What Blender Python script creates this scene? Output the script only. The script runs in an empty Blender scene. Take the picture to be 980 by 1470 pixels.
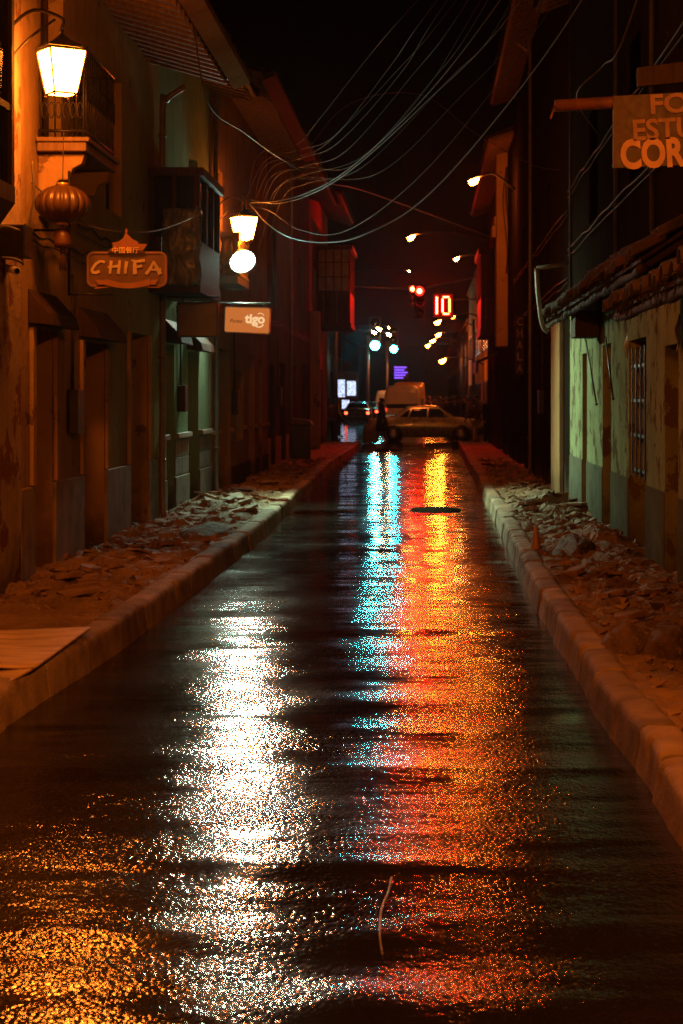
import bpy, bmesh, math, random
from mathutils import Vector, Matrix, noise as mnoise
random.seed(11)
PI = math.pi
R = math.radians
S = bpy.context.scene
COL = S.collection

# ------------------------------------------------------------------ camera, world, exposure
FPX, VX, VY, CZ = 2600.0, 612.0, 570.0, 1.7      # photo-pixel focal length, vanishing point, eye height
def P(px, py, Y):
    """A point at distance Y down the street seen at photo pixel (px, py)."""
    return Vector(((px - VX) * Y / FPX, Y, CZ + (VY - py) * Y / FPX))
cam_d = bpy.data.cameras.new('street_camera')
cam = bpy.data.objects.new('street_camera', cam_d); COL.objects.link(cam)
cam.location = (0, 0, CZ); cam.rotation_euler = (R(90), 0, 0)
cam_d.sensor_fit = 'VERTICAL'; cam_d.sensor_height = 36.0; cam_d.sensor_width = 24.0
cam_d.lens = 36.0 * FPX / 1470.0
cam_d.shift_x = (490 - VX) / 1470.0
cam_d.shift_y = (VY - 735) / 1470.0
cam_d.clip_start = 0.1; cam_d.clip_end = 2000
cam_d.dof.use_dof = True; cam_d.dof.focus_distance = 13.0; cam_d.dof.aperture_fstop = 5.6
S.camera = cam
W = bpy.data.worlds.new('World'); S.world = W; W.use_nodes = True
wn = W.node_tree
bg = wn.nodes['Background']
sky = wn.nodes.new('ShaderNodeTexSky'); sky.sky_type = 'NISHITA'; sky.sun_disc = False
sky.sun_elevation = R(-6); sky.sun_rotation = R(200)
tint = wn.nodes.new('ShaderNodeMix'); tint.data_type = 'RGBA'; tint.blend_type = 'MIX'
tint.inputs[0].default_value = 0.97
wn.links.new(sky.outputs[0], tint.inputs[6])
tint.inputs[7].default_value = (0.030, 0.014, 0.007, 1)     # night sky over a sodium lit town
wn.links.new(tint.outputs[2], bg.inputs[0])
bg.inputs[1].default_value = 0.012
S.view_settings.view_transform = 'Standard'; S.view_settings.look = 'None'
S.view_settings.exposure = 0.0; S.view_settings.gamma = 1.0
S.render.engine = 'CYCLES'
S.cycles.max_bounces = 6; S.cycles.diffuse_bounces = 2; S.cycles.glossy_bounces = 3
S.cycles.transmission_bounces = 3; S.cycles.volume_bounces = 0; S.cycles.transparent_max_bounces = 6
S.cycles.caustics_reflective = False; S.cycles.caustics_refractive = False
S.cycles.sample_clamp_indirect = 1.0
S.cycles.use_denoising = True
S.cycles.denoising_prefilter = 'NONE'
S.cycles.sample_clamp_direct = 80.0
HAZE = 0.0001

SODIUM = (1.0, 0.16, 0.013)
WARM = (1.0, 0.22, 0.018)
MERC = (0.56, 1.0, 0.80)

# ------------------------------------------------------------------ materials
def nt_new(name):
    m = bpy.data.materials.new(name); m.use_nodes = True
    nt = m.node_tree; b = nt.nodes['Principled BSDF']
    return m, nt, b
def nd(nt, t, **kw):
    n = nt.nodes.new(t)
    for k, v in kw.items():
        if isinstance(k, str) and hasattr(n, k): setattr(n, k, v)
    return n
def noise(nt, vec, scale, detail=4, rough=0.55):
    n = nt.nodes.new('ShaderNodeTexNoise'); n.inputs['Scale'].default_value = scale
    n.inputs['Detail'].default_value = detail; n.inputs['Roughness'].default_value = rough
    nt.links.new(vec, n.inputs['Vector']); return n.outputs['Fac']
def ramp(nt, fac, p0, p1):
    r = nt.nodes.new('ShaderNodeMapRange'); r.inputs[1].default_value = p0; r.inputs[2].default_value = p1
    nt.links.new(fac, r.inputs[0]); return r.outputs[0]
def mixc(nt, fac, a, b):
    m = nt.nodes.new('ShaderNodeMix'); m.data_type = 'RGBA'
    if isinstance(fac, float): m.inputs[0].default_value = fac
    else: nt.links.new(fac, m.inputs[0])
    for s, v in ((6, a), (7, b)):
        if isinstance(v, tuple): m.inputs[s].default_value = (*v, 1)
        else: nt.links.new(v, m.inputs[s])
    return m.outputs[2]
def math2(nt, op, a, b):
    m = nt.nodes.new('ShaderNodeMath'); m.operation = op
    for i, v in enumerate((a, b)):
        if isinstance(v, (int, float)): m.inputs[i].default_value = v
        else: nt.links.new(v, m.inputs[i])
    return m.outputs[0]
def coords(nt, sc=(1, 1, 1)):
    t = nt.nodes.new('ShaderNodeTexCoord'); mp = nt.nodes.new('ShaderNodeMapping')
    mp.inputs['Scale'].default_value = sc
    nt.links.new(t.outputs['Object'], mp.inputs[0]); return mp.outputs[0]
def bump(nt, b, h, strength, dist):
    n = nt.nodes.new('ShaderNodeBump'); n.inputs['Strength'].default_value = strength
    n.inputs['Distance'].default_value = dist
    nt.links.new(h, n.inputs['Height']); nt.links.new(n.outputs[0], b.inputs['Normal'])
def pm(name, c1, c2=None, scale=6, rough=0.7, bmp=0.3, bscale=50, bdist=0.004, metal=0.0, sc=(1, 1, 1), rvar=0.15, spec=0.5):
    m, nt, b = nt_new(name)
    v = coords(nt, sc)
    if c2 is None: c2 = tuple(x * 0.6 for x in c1)
    f = ramp(nt, noise(nt, v, scale, 6), 0.35, 0.68)
    nt.links.new(mixc(nt, f, c1, c2), b.inputs['Base Color'])
    rr = nt.nodes.new('ShaderNodeMapRange'); nt.links.new(noise(nt, v, scale * 2.3), rr.inputs[0])
    rr.inputs[3].default_value = max(0.05, rough - rvar); rr.inputs[4].default_value = min(1, rough + rvar)
    nt.links.new(rr.outputs[0], b.inputs['Roughness'])
    b.inputs['Metallic'].default_value = metal
    b.inputs['Specular IOR Level'].default_value = spec
    if bmp: bump(nt, b, noise(nt, v, bscale, 5), bmp, bdist)
    return m
def plaster(name, c1, c2, earth=(0.16, 0.10, 0.065), chips=0.62, rough=0.85):
    """old lime wash: mottled, streaked by rain, flaked down to the adobe in places"""
    m, nt, b = nt_new(name)
    v = coords(nt); vs = coords(nt, (3.0, 3.0, 0.35))
    f = ramp(nt, noise(nt, v, 1.3, 7, 0.65), 0.3, 0.7)
    c = mixc(nt, f, c1, c2)
    st = ramp(nt, noise(nt, vs, 2.2, 6, 0.6), 0.52, 0.78)
    c = mixc(nt, math2(nt, 'MULTIPLY', st, 0.65), c, tuple(x * 0.42 for x in c1))
    n3 = noise(nt, v, 2.1, 9, 0.68)
    ch = ramp(nt, n3, chips, chips + 0.02)
    c = mixc(nt, ch, c, earth)
    tc = nt.nodes.new('ShaderNodeTexCoord'); sx = nt.nodes.new('ShaderNodeSeparateXYZ'); nt.links.new(tc.outputs['Object'], sx.inputs[0])
    dz = math2(nt, 'ADD', sx.outputs[2], math2(nt, 'MULTIPLY', noise(nt, v, 1.7, 6, 0.65), 1.5))
    damp = ramp(nt, dz, 1.35, 0.95)                       # splash dirt and rising damp with a ragged tide line
    c = mixc(nt, math2(nt, 'MULTIPLY', damp, 0.7), c, tuple(0.30 * x + 0.012 for x in earth))
    nt.links.new(c, b.inputs['Base Color']); b.inputs['Roughness'].default_value = rough; b.inputs['Specular IOR Level'].default_value = 0.0
    h = math2(nt, 'ADD', noise(nt, v, 38, 6, 0.7), math2(nt, 'MULTIPLY', ch, -1.6))
    h = math2(nt, 'ADD', h, math2(nt, 'MULTIPLY', noise(nt, v, 4, 4), 4.0))
    bump(nt, b, h, 0.55, 0.012)
    return m
def emit(name, col, strength, vary=0.0):
    m, nt, b = nt_new(name)
    e = nt.nodes.new('ShaderNodeEmission'); e.inputs[0].default_value = (*col, 1); e.inputs[1].default_value = strength
    if vary:
        v = coords(nt); f = noise(nt, v, 9, 4)
        nt.links.new(math2(nt, 'MULTIPLY', ramp(nt, f, 0.25, 0.6), strength), e.inputs[1])
    nt.links.new(e.outputs[0], nt.nodes['Material Output'].inputs[0]); return m

M = {}
M['iron'] = pm('wrought_iron', (0.03, 0.027, 0.025), rough=0.5, metal=0.6, bscale=120)
M['dark_wood'] = pm('dark_wood', (0.055, 0.032, 0.018), (0.03, 0.017, 0.01), scale=5, sc=(6, 6, 0.6), rough=0.75, spec=0.15, bscale=30, bdist=0.005)
M['red_wood'] = pm('red_painted_wood', (0.13, 0.045, 0.025), (0.07, 0.025, 0.015), scale=5, sc=(6, 6, 0.7), rough=0.55, bscale=30)
M['brown_wood'] = pm('brown_wood', (0.16, 0.09, 0.045), (0.08, 0.045, 0.025), scale=4, sc=(6, 6, 0.6), rough=0.65, bscale=30)
M['tile'] = pm('clay_tile', (0.07, 0.04, 0.026), (0.022, 0.024, 0.014), scale=7, spec=0.12, rough=0.85, bscale=45, bmp=0.5)
M['stone'] = pm('plinth_stone', (0.24, 0.17, 0.12), (0.11, 0.08, 0.06), scale=4, rough=0.75, bscale=22, bmp=0.6, bdist=0.012)
M['grey_stone'] = pm('grey_stone', (0.13, 0.12, 0.10), (0.06, 0.055, 0.045), scale=4, rough=0.7, bscale=24, bmp=0.6, bdist=0.01)
M['pl_ochre'] = plaster('ochre_limewash', (0.40, 0.27, 0.135), (0.27, 0.175, 0.09))
M['pl_worn'] = plaster('worn_limewash', (0.42, 0.33, 0.25), (0.30, 0.21, 0.15), earth=(0.20, 0.10, 0.06), chips=0.53)
M['pl_green'] = plaster('pale_green_limewash', (0.26, 0.31, 0.19), (0.17, 0.21, 0.13), chips=0.68)
M['pl_orange'] = plaster('orange_limewash', (0.32, 0.19, 0.10), (0.22, 0.125, 0.065), chips=0.66)
M['pl_brown'] = plaster('brown_limewash', (0.12, 0.08, 0.05), (0.075, 0.048, 0.03), chips=0.7)
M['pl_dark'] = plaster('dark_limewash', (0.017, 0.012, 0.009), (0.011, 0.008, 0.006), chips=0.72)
M['pl_cream'] = plaster('green_cream_limewash', (0.30, 0.33, 0.19), (0.15, 0.165, 0.09), earth=(0.12, 0.09, 0.06), chips=0.54)
M['pl_dado'] = plaster('grey_green_dado', (0.13, 0.135, 0.105), (0.075, 0.08, 0.06), earth=(0.14, 0.11, 0.075), chips=0.57)
M['concrete'] = pm('concrete', (0.30, 0.25, 0.20), (0.19, 0.155, 0.125), scale=5, rough=0.7, bscale=60, bmp=0.5, bdist=0.006)
M['steel'] = pm('galvanised_steel', (0.32, 0.32, 0.32), (0.22, 0.22, 0.22), rough=0.4, metal=0.8)
M['black'] = pm('black_rubber', (0.02, 0.02, 0.02), rough=0.55)
M['cable'] = pm('cable_sheath', (0.045, 0.04, 0.035), rough=0.6, bmp=0.1, spec=0.1)
M['pale_cable'] = pm('pale_cable_sheath', (0.085, 0.075, 0.062), rough=0.55, bmp=0.1, spec=0.15)
M['pvc'] = pm('pvc_pipe', (0.13, 0.10, 0.075), (0.08, 0.06, 0.045), rough=0.4, bmp=0.1)
M['glass_dark'] = pm('dark_glass', (0.012, 0.012, 0.014), rough=0.08, bmp=0.0, rvar=0.03)
M['white'] = pm('white_paint', (0.74, 0.70, 0.64), (0.6, 0.55, 0.48), rough=0.5, bmp=0.1)
M['plastic'] = pm('clear_plastic_sheet', (0.10, 0.11, 0.10), rough=0.15, bmp=0.9, bscale=9, bdist=0.03)
M['wet_cord'] = pm('wet_cord', (0.22, 0.21, 0.2), rough=0.3, bmp=0)
M['mud'] = pm('black_mud', (0.012, 0.010, 0.008), rough=0.9, bmp=0.8, bscale=25, bdist=0.02, spec=0.0)
M['board'] = pm('pale_plywood', (0.62, 0.46, 0.36), (0.30, 0.20, 0.14), scale=2.2, sc=(1, 3, 1), rough=0.7, bscale=20)

# ------------------------------------------------------------------ mesh helpers
ORG = {}
class MB:
    """collects shapes in world metres; build() links them as ONE mesh object under its thing"""
    def __init__(s): s.v = []; s.f = []; s.sm = []
    def add(s, vs, fs, smooth=False):
        o = len(s.v); s.v += [Vector(p) for p in vs]
        s.f += [[i + o for i in f] for f in fs]; s.sm += [smooth] * len(fs); return s
    def box(s, x0, x1, y0, y1, z0, z1):
        return s.add([(x0, y0, z0), (x1, y0, z0), (x1, y1, z0), (x0, y1, z0), (x0, y0, z1), (x1, y0, z1), (x1, y1, z1), (x0, y1, z1)],
                     [(0, 3, 2, 1), (4, 5, 6, 7), (0, 1, 5, 4), (1, 2, 6, 5), (2, 3, 7, 6), (3, 0, 4, 7)])
    def quad(s, a, b, c, d): return s.add([a, b, c, d], [(0, 1, 2, 3)])
    def prism(s, poly, axis, a0, a1):
        """poly = 2D outline; axis 'x': (y,z), 'y': (x,z), 'z': (x,y)"""
        def to3(p, a): return {'x': (a, p[0], p[1]), 'y': (p[0], a, p[1]), 'z': (p[0], p[1], a)}[axis]
        n = len(poly)
        vs = [to3(p, a0) for p in poly] + [to3(p, a1) for p in poly]
        return s.add(vs, [tuple(range(n)), tuple(range(2 * n - 1, n - 1, -1))] + [(i, i + n, (i + 1) % n + n, (i + 1) % n) for i in range(n)])
    def tube(s, pts, r, n=8, cap=True):
        pts = [Vector(p) for p in pts]; k = len(pts)
        rr = r if isinstance(r, (list, tuple)) else [r] * k
        vs = []; up = Vector((0.13, 0.21, 1)).normalized()
        for i, p in enumerate(pts):
            d = (pts[min(i + 1, k - 1)] - pts[max(i - 1, 0)])
            d = d.normalized() if d.length > 1e-9 else Vector((0, 0, 1))
            a = d.cross(up)
            if a.length < 1e-3: a = d.cross(Vector((1, 0, 0)))
            a.normalize(); b = a.cross(d)
            for j in range(n):
                t = 2 * PI * j / n
                vs.append(p + (a * math.cos(t) + b * math.sin(t)) * rr[i])
        fs = [(i * n + j, i * n + (j + 1) % n, (i + 1) * n + (j + 1) % n, (i + 1) * n + j) for i in range(k - 1) for j in range(n)]
        if cap: fs += [tuple(range(n - 1, -1, -1)), tuple(range((k - 1) * n, k * n))]
        return s.add(vs, fs, True)
    def lathe(s, prof, c, n=24, axis='z', a0=0.0):
        """prof = [(radius, height)] turned about an axis through c"""
        vs = []; k = len(prof)
        for (r, h) in prof:
            for j in range(n):
                t = 2 * PI * j / n + a0; x, y = r * math.cos(t), r * math.sin(t)
                p = {'z': (x, y, h), 'y': (x, h, y), 'x': (h, x, y)}[axis]
                vs.append(Vector(c) + Vector(p))
        fs = [(i * n + j, i * n + (j + 1) % n, (i + 1) * n + (j + 1) % n, (i + 1) * n + j) for i in range(k - 1) for j in range(n)]
        fs += [tuple(range(n - 1, -1, -1)), tuple(range((k - 1) * n, k * n))]
        return s.add(vs, fs, n > 8)
    def mesh(s, me, mtx):
        o = len(s.v); s.v += [mtx @ v.co for v in me.vertices]
        s.f += [[i + o for i in p.vertices] for p in me.polygons]; s.sm += [False] * len(me.polygons); return s
    def build(s, name, mat, parent=None, bevel=0.0, origin=None):
        org = origin if origin is not None else (ORG[parent.name] if parent else Vector((0, 0, 0)))
        me = bpy.data.meshes.new(name)
        me.from_pydata([tuple(v - org) for v in s.v], [], s.f); me.validate(); 
        for p, sm in zip(me.polygons, s.sm): p.use_smooth = sm
        bm = bmesh.new(); bm.from_mesh(me); bmesh.ops.recalc_face_normals(bm, faces=bm.faces); bm.to_mesh(me); bm.free()
        me.materials.append(mat)
        o = bpy.data.objects.new(name, me); COL.objects.link(o)
        ORG[o.name] = Vector(org)
        if parent: o.parent = parent
        else: o.location = org
        if bevel:
            b = o.modifiers.new('soft_edges', 'BEVEL'); b.width = bevel; b.segments = 2; b.limit_method = 'ANGLE'; b.angle_limit = R(40)
        return o
def islands(mb):
    par = list(range(len(mb.v)))
    def find(i):
        while par[i] != i: par[i] = par[par[i]]; i = par[i]
        return i
    for f in mb.f:
        for i in f[1:]: par[find(i)] = find(f[0])
    groups = {}
    for f, sm in zip(mb.f, mb.sm): groups.setdefault(find(f[0]), []).append((f, sm))
    for fs in groups.values():
        m = MB(); ix = {}
        for f, sm in fs:
            for i in f:
                if i not in ix: ix[i] = len(m.v); m.v.append(mb.v[i])
            m.f.append([ix[i] for i in f]); m.sm.append(sm)
        yield m
def build_each(mb, name, mat, parent, bevel=0.0):
    """every loose piece a part of its own"""
    return [m.build(name, mat, parent, bevel) for m in islands(mb)]
def tag(o, label, cat, group=None, kind=None):
    if label: o['label'] = label
    if cat: o['category'] = cat
    if group: o['group'] = group
    if kind: o['kind'] = kind
    return o
def thing(name, loc, label, cat, group=None, rz=0.0):
    o = bpy.data.objects.new(name, None); COL.objects.link(o); o.location = loc; o.rotation_euler[2] = rz
    o.empty_display_size = 0.2
    ORG[o.name] = Vector(loc); return tag(o, label, cat, group)
def lthing(name, label, cat, group=None):
    """a thing modelled round its own origin, to be moved afterwards"""
    return thing(name, (0, 0, 0), label, cat, group)
def copy_tree(o, parent=None):
    c = o.copy(); COL.objects.link(c)
    if parent: c.parent = parent
    for ch in list(o.children): copy_tree(ch, c)
    return c
def place(o, loc, rz=0.0, sc=1.0):
    o.location = loc; o.rotation_euler = (0, 0, rz); o.scale = (sc, sc, sc); return o
def text_mesh(body, size, extrude=0.006, offset=0.0, shear=0.0, spacing=1.0):
    cu = bpy.data.curves.new('lettering', 'FONT'); cu.body = body; cu.size = size; cu.extrude = extrude; cu.offset = offset
    cu.shear = shear; cu.space_character = spacing; cu.align_x = 'CENTER'; cu.align_y = 'CENTER'; cu.resolution_u = 4
    o = bpy.data.objects.new('lettering', cu); COL.objects.link(o)
    dg = bpy.context.evaluated_depsgraph_get(); dg.update()
    me = bpy.data.meshes.new_from_object(o.evaluated_get(dg)); bpy.data.objects.remove(o); return me
def text_to(mb, body, c, size, width=None, height=None, roll=0.0, **kw):
    """lettering standing upright, facing the camera end of the street, centred on c"""
    me = text_mesh(body, size, **kw)
    xs = [v.co.x for v in me.vertices]; ys = [v.co.y for v in me.vertices]
    cx, cy = (max(xs) + min(xs)) / 2, (max(ys) + min(ys)) / 2
    sx = width / (max(xs) - min(xs)) if width else 1.0
    sy = height / (max(ys) - min(ys)) if height else sx
    mtx = Matrix.Translation(c) @ Matrix.Rotation(roll, 4, 'Y') @ Matrix.Rotation(R(90), 4, 'X') @ Matrix.Diagonal((sx, sy, 1, 1)) @ Matrix.Translation((-cx, -cy, 0))
    mb.mesh(me, mtx); return mb
def catmull(pts, n=10):
    pts = [Vector(p) for p in pts]; q = [pts[0] * 2 - pts[1]] + pts + [pts[-1] * 2 - pts[-2]]
    out = []
    for i in range(1, len(q) - 2):
        for k in range(n):
            t = k / n; a, b, c, d = q[i - 1], q[i], q[i + 1], q[i + 2]
            out.append(0.5 * ((2 * b) + (c - a) * t + (2 * a - 5 * b + 4 * c - d) * t * t + (3 * b - a - 3 * c + d) * t ** 3))
    out.append(pts[-1]); return out
def fbm(x, y, z=0.0, o=4):
    return mnoise.fractal(Vector((x, y, z)), 0.9, 2.1, o)

# ------------------------------------------------------------------ ground, road, kerbs, pavements
XL, XR = -3.4, 2.1                                  # facade lines
def lerp(tab, y):
    for (y0, a), (y1, b) in zip(tab, tab[1:]):
        if y <= y1:
            t = max(0, min(1, (y - y0) / (y1 - y0))); t = t * t * (3 - 2 * t); return a + (b - a) * t
    return tab[-1][1]
KL = [(3, -2.22), (9.2, -2.17), (12.8, -2.04), (21, -1.97), (30, -2.05), (42, -2.24), (58, -2.2), (63, -2.25)]
KR = [(3, 1.0), (7.6, 0.97), (10.5, 0.91), (14, 0.88), (22, 0.92), (26, 0.94), (40, 1.0), (63, 1.05)]
def road_h(x, y):
    h = 0.010 * fbm(x * 0.35, y * 0.35, 3.1) + 0.0065 * fbm(x * 0.6, y * 1.9, 8.0) + 0.009 * min(1, max(0.4, (y - 5) / 12)) * fbm(x * 0.3, y * 0.75, 5.0)
    for (yc, a, w, s) in ((5.75, 0.016, 0.16, 0.04), (6.6, 0.014, 0.13, -0.05), (8.3, 0.010, 0.10, 0.02), (9.9, -0.008, 0.25, 0.05), (27.4, 0.02, 0.3, 0.1), (14.5, 0.006, 0.5, 0.1)):
        yy = yc + s * x + 0.10 * fbm(x * 1.3, yc)
        h += 0.6 * a * math.exp(-((y - yy) / w) ** 2) * max(0.15, min(1, 0.6 + 0.7 * fbm(x * 0.6, yc * 7)))
    return h
def grid_sheet(mb, xs, ys, zf):
    vs = []; 
    for y in ys:
        for x in xs(y): vs.append((x, y, zf(x, y)))
    n = len(xs(ys[0]))
    fs = [(j * n + i, j * n + i + 1, (j + 1) * n + i + 1, (j + 1) * n + i) for j in range(len(ys) - 1) for i in range(n - 1)]
    return mb.add(vs, fs, True)
def wet_asphalt(name, wet=1.0):
    m, nt, b = nt_new(name)
    v = coords(nt)
    pat = noise(nt, v, 0.9, 6, 0.6)
    grit = noise(nt, v, 90, 3, 0.7)
    nt.links.new(mixc(nt, ramp(nt, grit, 0.3, 0.75), (0.007, 0.0065, 0.006), (0.012, 0.011, 0.010)), b.inputs['Base Color'])
    rr = nt.nodes.new('ShaderNodeMapRange'); nt.links.new(pat, rr.inputs[0]); rr.inputs[1].default_value = 0.36; rr.inputs[2].default_value = 0.66
    rr.inputs[3].default_value = 0.07; rr.inputs[4].default_value = 0.13
    dry = ramp(nt, noise(nt, coords(nt, (0.9, 0.8, 1)), 1.1, 6, 0.65), 0.48, 0.75)       # patches the water has drained from
    rm = nt.nodes.new('ShaderNodeMix'); nt.links.new(dry, rm.inputs[0]); nt.links.new(rr.outputs[0], rm.inputs[2]); rm.inputs[3].default_value = 0.15
    nt.links.new(rm.outputs[0], b.inputs['Roughness'])
    b.inputs['IOR'].default_value = 1.36
    def stones(scale, amp):          # convex chippings: each one carries a glint of its own
        vo = nt.nodes.new('ShaderNodeTexVoronoi'); vo.inputs['Scale'].default_value = scale; nt.links.new(v, vo.inputs['Vector'])
        return math2(nt, 'MULTIPLY', math2(nt, 'POWER', vo.outputs['Distance'], 2.0), -amp)
    h = math2(nt, 'ADD', stones(58, 0.0019), stones(24, 0.0014))
    h = math2(nt, 'ADD', h, math2(nt, 'MULTIPLY', noise(nt, v, 34, 4, 0.7), 0.0010))
    h = math2(nt, 'ADD', h, math2(nt, 'MULTIPLY', noise(nt, v, 9, 3, 0.5), 0.003))
    # the tar is coarse at the near end and worn smooth farther up the street
    sx = nt.nodes.new('ShaderNodeSeparateXYZ'); nt.links.new(v, sx.inputs[0])
    far = nt.nodes.new('ShaderNodeMapRange'); nt.links.new(sx.outputs[1], far.inputs[0]); far.inputs[1].default_value = 6; far.inputs[2].default_value = 22; far.inputs[3].default_value = 0.85; far.inputs[4].default_value = 0.12
    h = math2(nt, 'MULTIPLY', h, far.outputs[0])
    pw = nt.nodes.new('ShaderNodeMapRange'); nt.links.new(noise(nt, coords(nt, (0.8, 1.2, 1)), 1.5, 5, 0.6), pw.inputs[0]); pw.inputs[1].default_value = 0.36; pw.inputs[2].default_value = 0.64; pw.inputs[3].default_value = 0.35; pw.inputs[4].default_value = 1.45
    h = math2(nt, 'MULTIPLY', h, pw.outputs[0])
    h = math2(nt, 'ADD', h, math2(nt, 'MULTIPLY', noise(nt, coords(nt, (1.0, 0.55, 1)), 7.0, 2, 0.5), 0.0022))
    h = math2(nt, 'ADD', h, math2(nt, 'MULTIPLY', noise(nt, coords(nt, (0.4, 1.5, 1)), 3.0, 2, 0.5), 0.0075))
    h = math2(nt, 'ADD', h, math2(nt, 'MULTIPLY', noise(nt, coords(nt, (0.35, 0.9, 1)), 1.7, 2, 0.5), 0.020))
    bump(nt, b, h, 0.8, 1.0)
    return m
M['asphalt'] = wet_asphalt('wet_asphalt')
def dirt_mat(name, c1, c2, c3):
    m, nt, b = nt_new(name)
    v = coords(nt)
    c = mixc(nt, ramp(nt, noise(nt, v, 2.5, 7, 0.65), 0.35, 0.65), c1, c2)
    c = mixc(nt, ramp(nt, noise(nt, v, 19, 5, 0.7), 0.58, 0.66), c, c3)
    nt.links.new(c, b.inputs['Base Color'])
    b.inputs['Roughness'].default_value = 0.72; b.inputs['Specular IOR Level'].default_value = 0.2
    h = math2(nt, 'ADD', noise(nt, v, 26, 7, 0.75), math2(nt, 'MULTIPLY', noise(nt, v, 7, 5), 2.0))
    bump(nt, b, h, 0.9, 0.03); return m
M['dirt'] = dirt_mat('dug_earth', (0.26, 0.17, 0.105), (0.16, 0.105, 0.065), (0.33, 0.25, 0.18))
M['far_ground'] = pm('bare_ground', (0.07, 0.055, 0.045), scale=1, rough=0.8)

g = MB(); g.quad((-400, -60, -0.12), (400, -60, -0.12), (400, 700, -0.12), (-400, 700, -0.12))
tag(g.build('ground', M['far_ground']), None, None, kind='structure')
ys = [2.0]
while ys[-1] < 63.0: ys.append(ys[-1] + (0.05 if ys[-1] < 14 else 0.12))
ys[-1] = 63.0
rd = MB(); grid_sheet(rd, lambda y: [-2.5 + 3.9 * i / 52 for i in range(53)], ys, lambda x, y: road_h(x, y) * min(1, max(0, (62.5 - y) / 3)))
tag(rd.build('road', M['asphalt']), None, None, kind='structure')
cs = MB(); cs.quad((-70, 63.0, 0), (70, 63.0, 0), (70, 75, 0), (-70, 75, 0))
tag(cs.build('cross_street', M['asphalt']), None, None, kind='structure')
fr = MB(); fr.quad((-6.6, 75, 0), (2.0, 75, 0), (2.0, 330, 0), (-6.6, 330, 0))
tag(fr.build('far_road', M['asphalt']), None, None, kind='structure')
for nm, a, b_ in (('far_pavement', -9.5, -6.6), ('far_pavement', 2.0, 3.6)):
    q = MB(); q.box(a, b_, 75.2, 330, -0.05, 0.14); tag(q.build(nm, M['concrete'], bevel=0.02), None, None, kind='structure')

def cellz(x, y, seed, size):
    """broken paving: every cell is a plate with its own height and tilt"""
    wx = x + 0.06 * fbm(x * 3, y * 3, seed); wy = y + 0.06 * fbm(x * 3, y * 3, seed + 9)
    d, pts = mnoise.voronoi(Vector((wx / size, wy / size * 0.75, seed)))
    c = pts[0]
    h1 = mnoise.random_unit_vector  # unused, kept deterministic below
    r1 = mnoise.noise(c * 13.7); r2 = mnoise.noise(c * 7.3 + Vector((5, 1, 2))); r3 = mnoise.noise(c * 9.1 + Vector((1, 8, 3)))
    edge = min(1, (d[1] - d[0]) / 0.16)
    dx, dy = wx / size - c.x, wy / size * 0.75 - c.y
    return (0.055 * r1 + dx * 0.10 * r2 + dy * 0.12 * r3) * 1.0 - 0.05 * (1 - edge)
def pav_z(x, y, side):
    k = lerp(KL, y) if side < 0 else lerp(KR, y)
    e = abs(x - k) - 0.16                     # distance in from the kerb
    w = max(0, min(1, e / 0.12))
    if side > 0: w *= 0.62 if y < 20 else min(1, 0.62 + (y - 20) * 0.12)
    amp = 1.0 if y < 34 else max(0.35, 1 - (y - 34) / 20)
    z = 0.178 + amp * w * (cellz(x, y, 2.0 + side, 0.38) + 0.5 * cellz(x, y, 7.0 + side, 0.13) + 0.05 * fbm(x * 1.6, y * 0.9, side * 4.0))
    if side < 0:
        z += 0.16 * math.exp(-((y - 24.5) / 1.6) ** 2 - ((x + 2.85) / 0.45) ** 2) + 0.10 * math.exp(-((y - 17.5) / 1.2) ** 2 - ((x + 2.9) / 0.4) ** 2)
        if y < 12.9: z = min(z, 0.165)
    else:
        z += 0.20 * math.exp(-((y - 24.3) / 1.5) ** 2 - ((x - 1.6) / 0.45) ** 2) + 0.20 * math.exp(-((y - 18.5) / 1.8) ** 2 - ((x - 1.75) / 0.3) ** 2)
    return z
for side, nm in ((-1, 'pavement'), (1, 'pavement')):
    yy = [3.0]
    while yy[-1] < 61.5: yy.append(yy[-1] + (0.035 if yy[-1] < 28 else 0.11))
    n = 40
    if side < 0: xs = lambda y: [XL - 0.5 + (lerp(KL, y) - 0.09 - (XL - 0.5)) * i / (n - 1) for i in range(n)]
    else: xs = lambda y: [lerp(KR, y) + 0.09 + (XR + 0.6 - lerp(KR, y) - 0.09) * i / (n - 1) for i in range(n)]
    pv = MB(); grid_sheet(pv, xs, yy, lambda x, y: pav_z(x, y, side))
    o = pv.build(nm, M['dirt']); tag(o, None, None, kind='structure')
    for p in o.data.polygons: p.use_smooth = False

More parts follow.
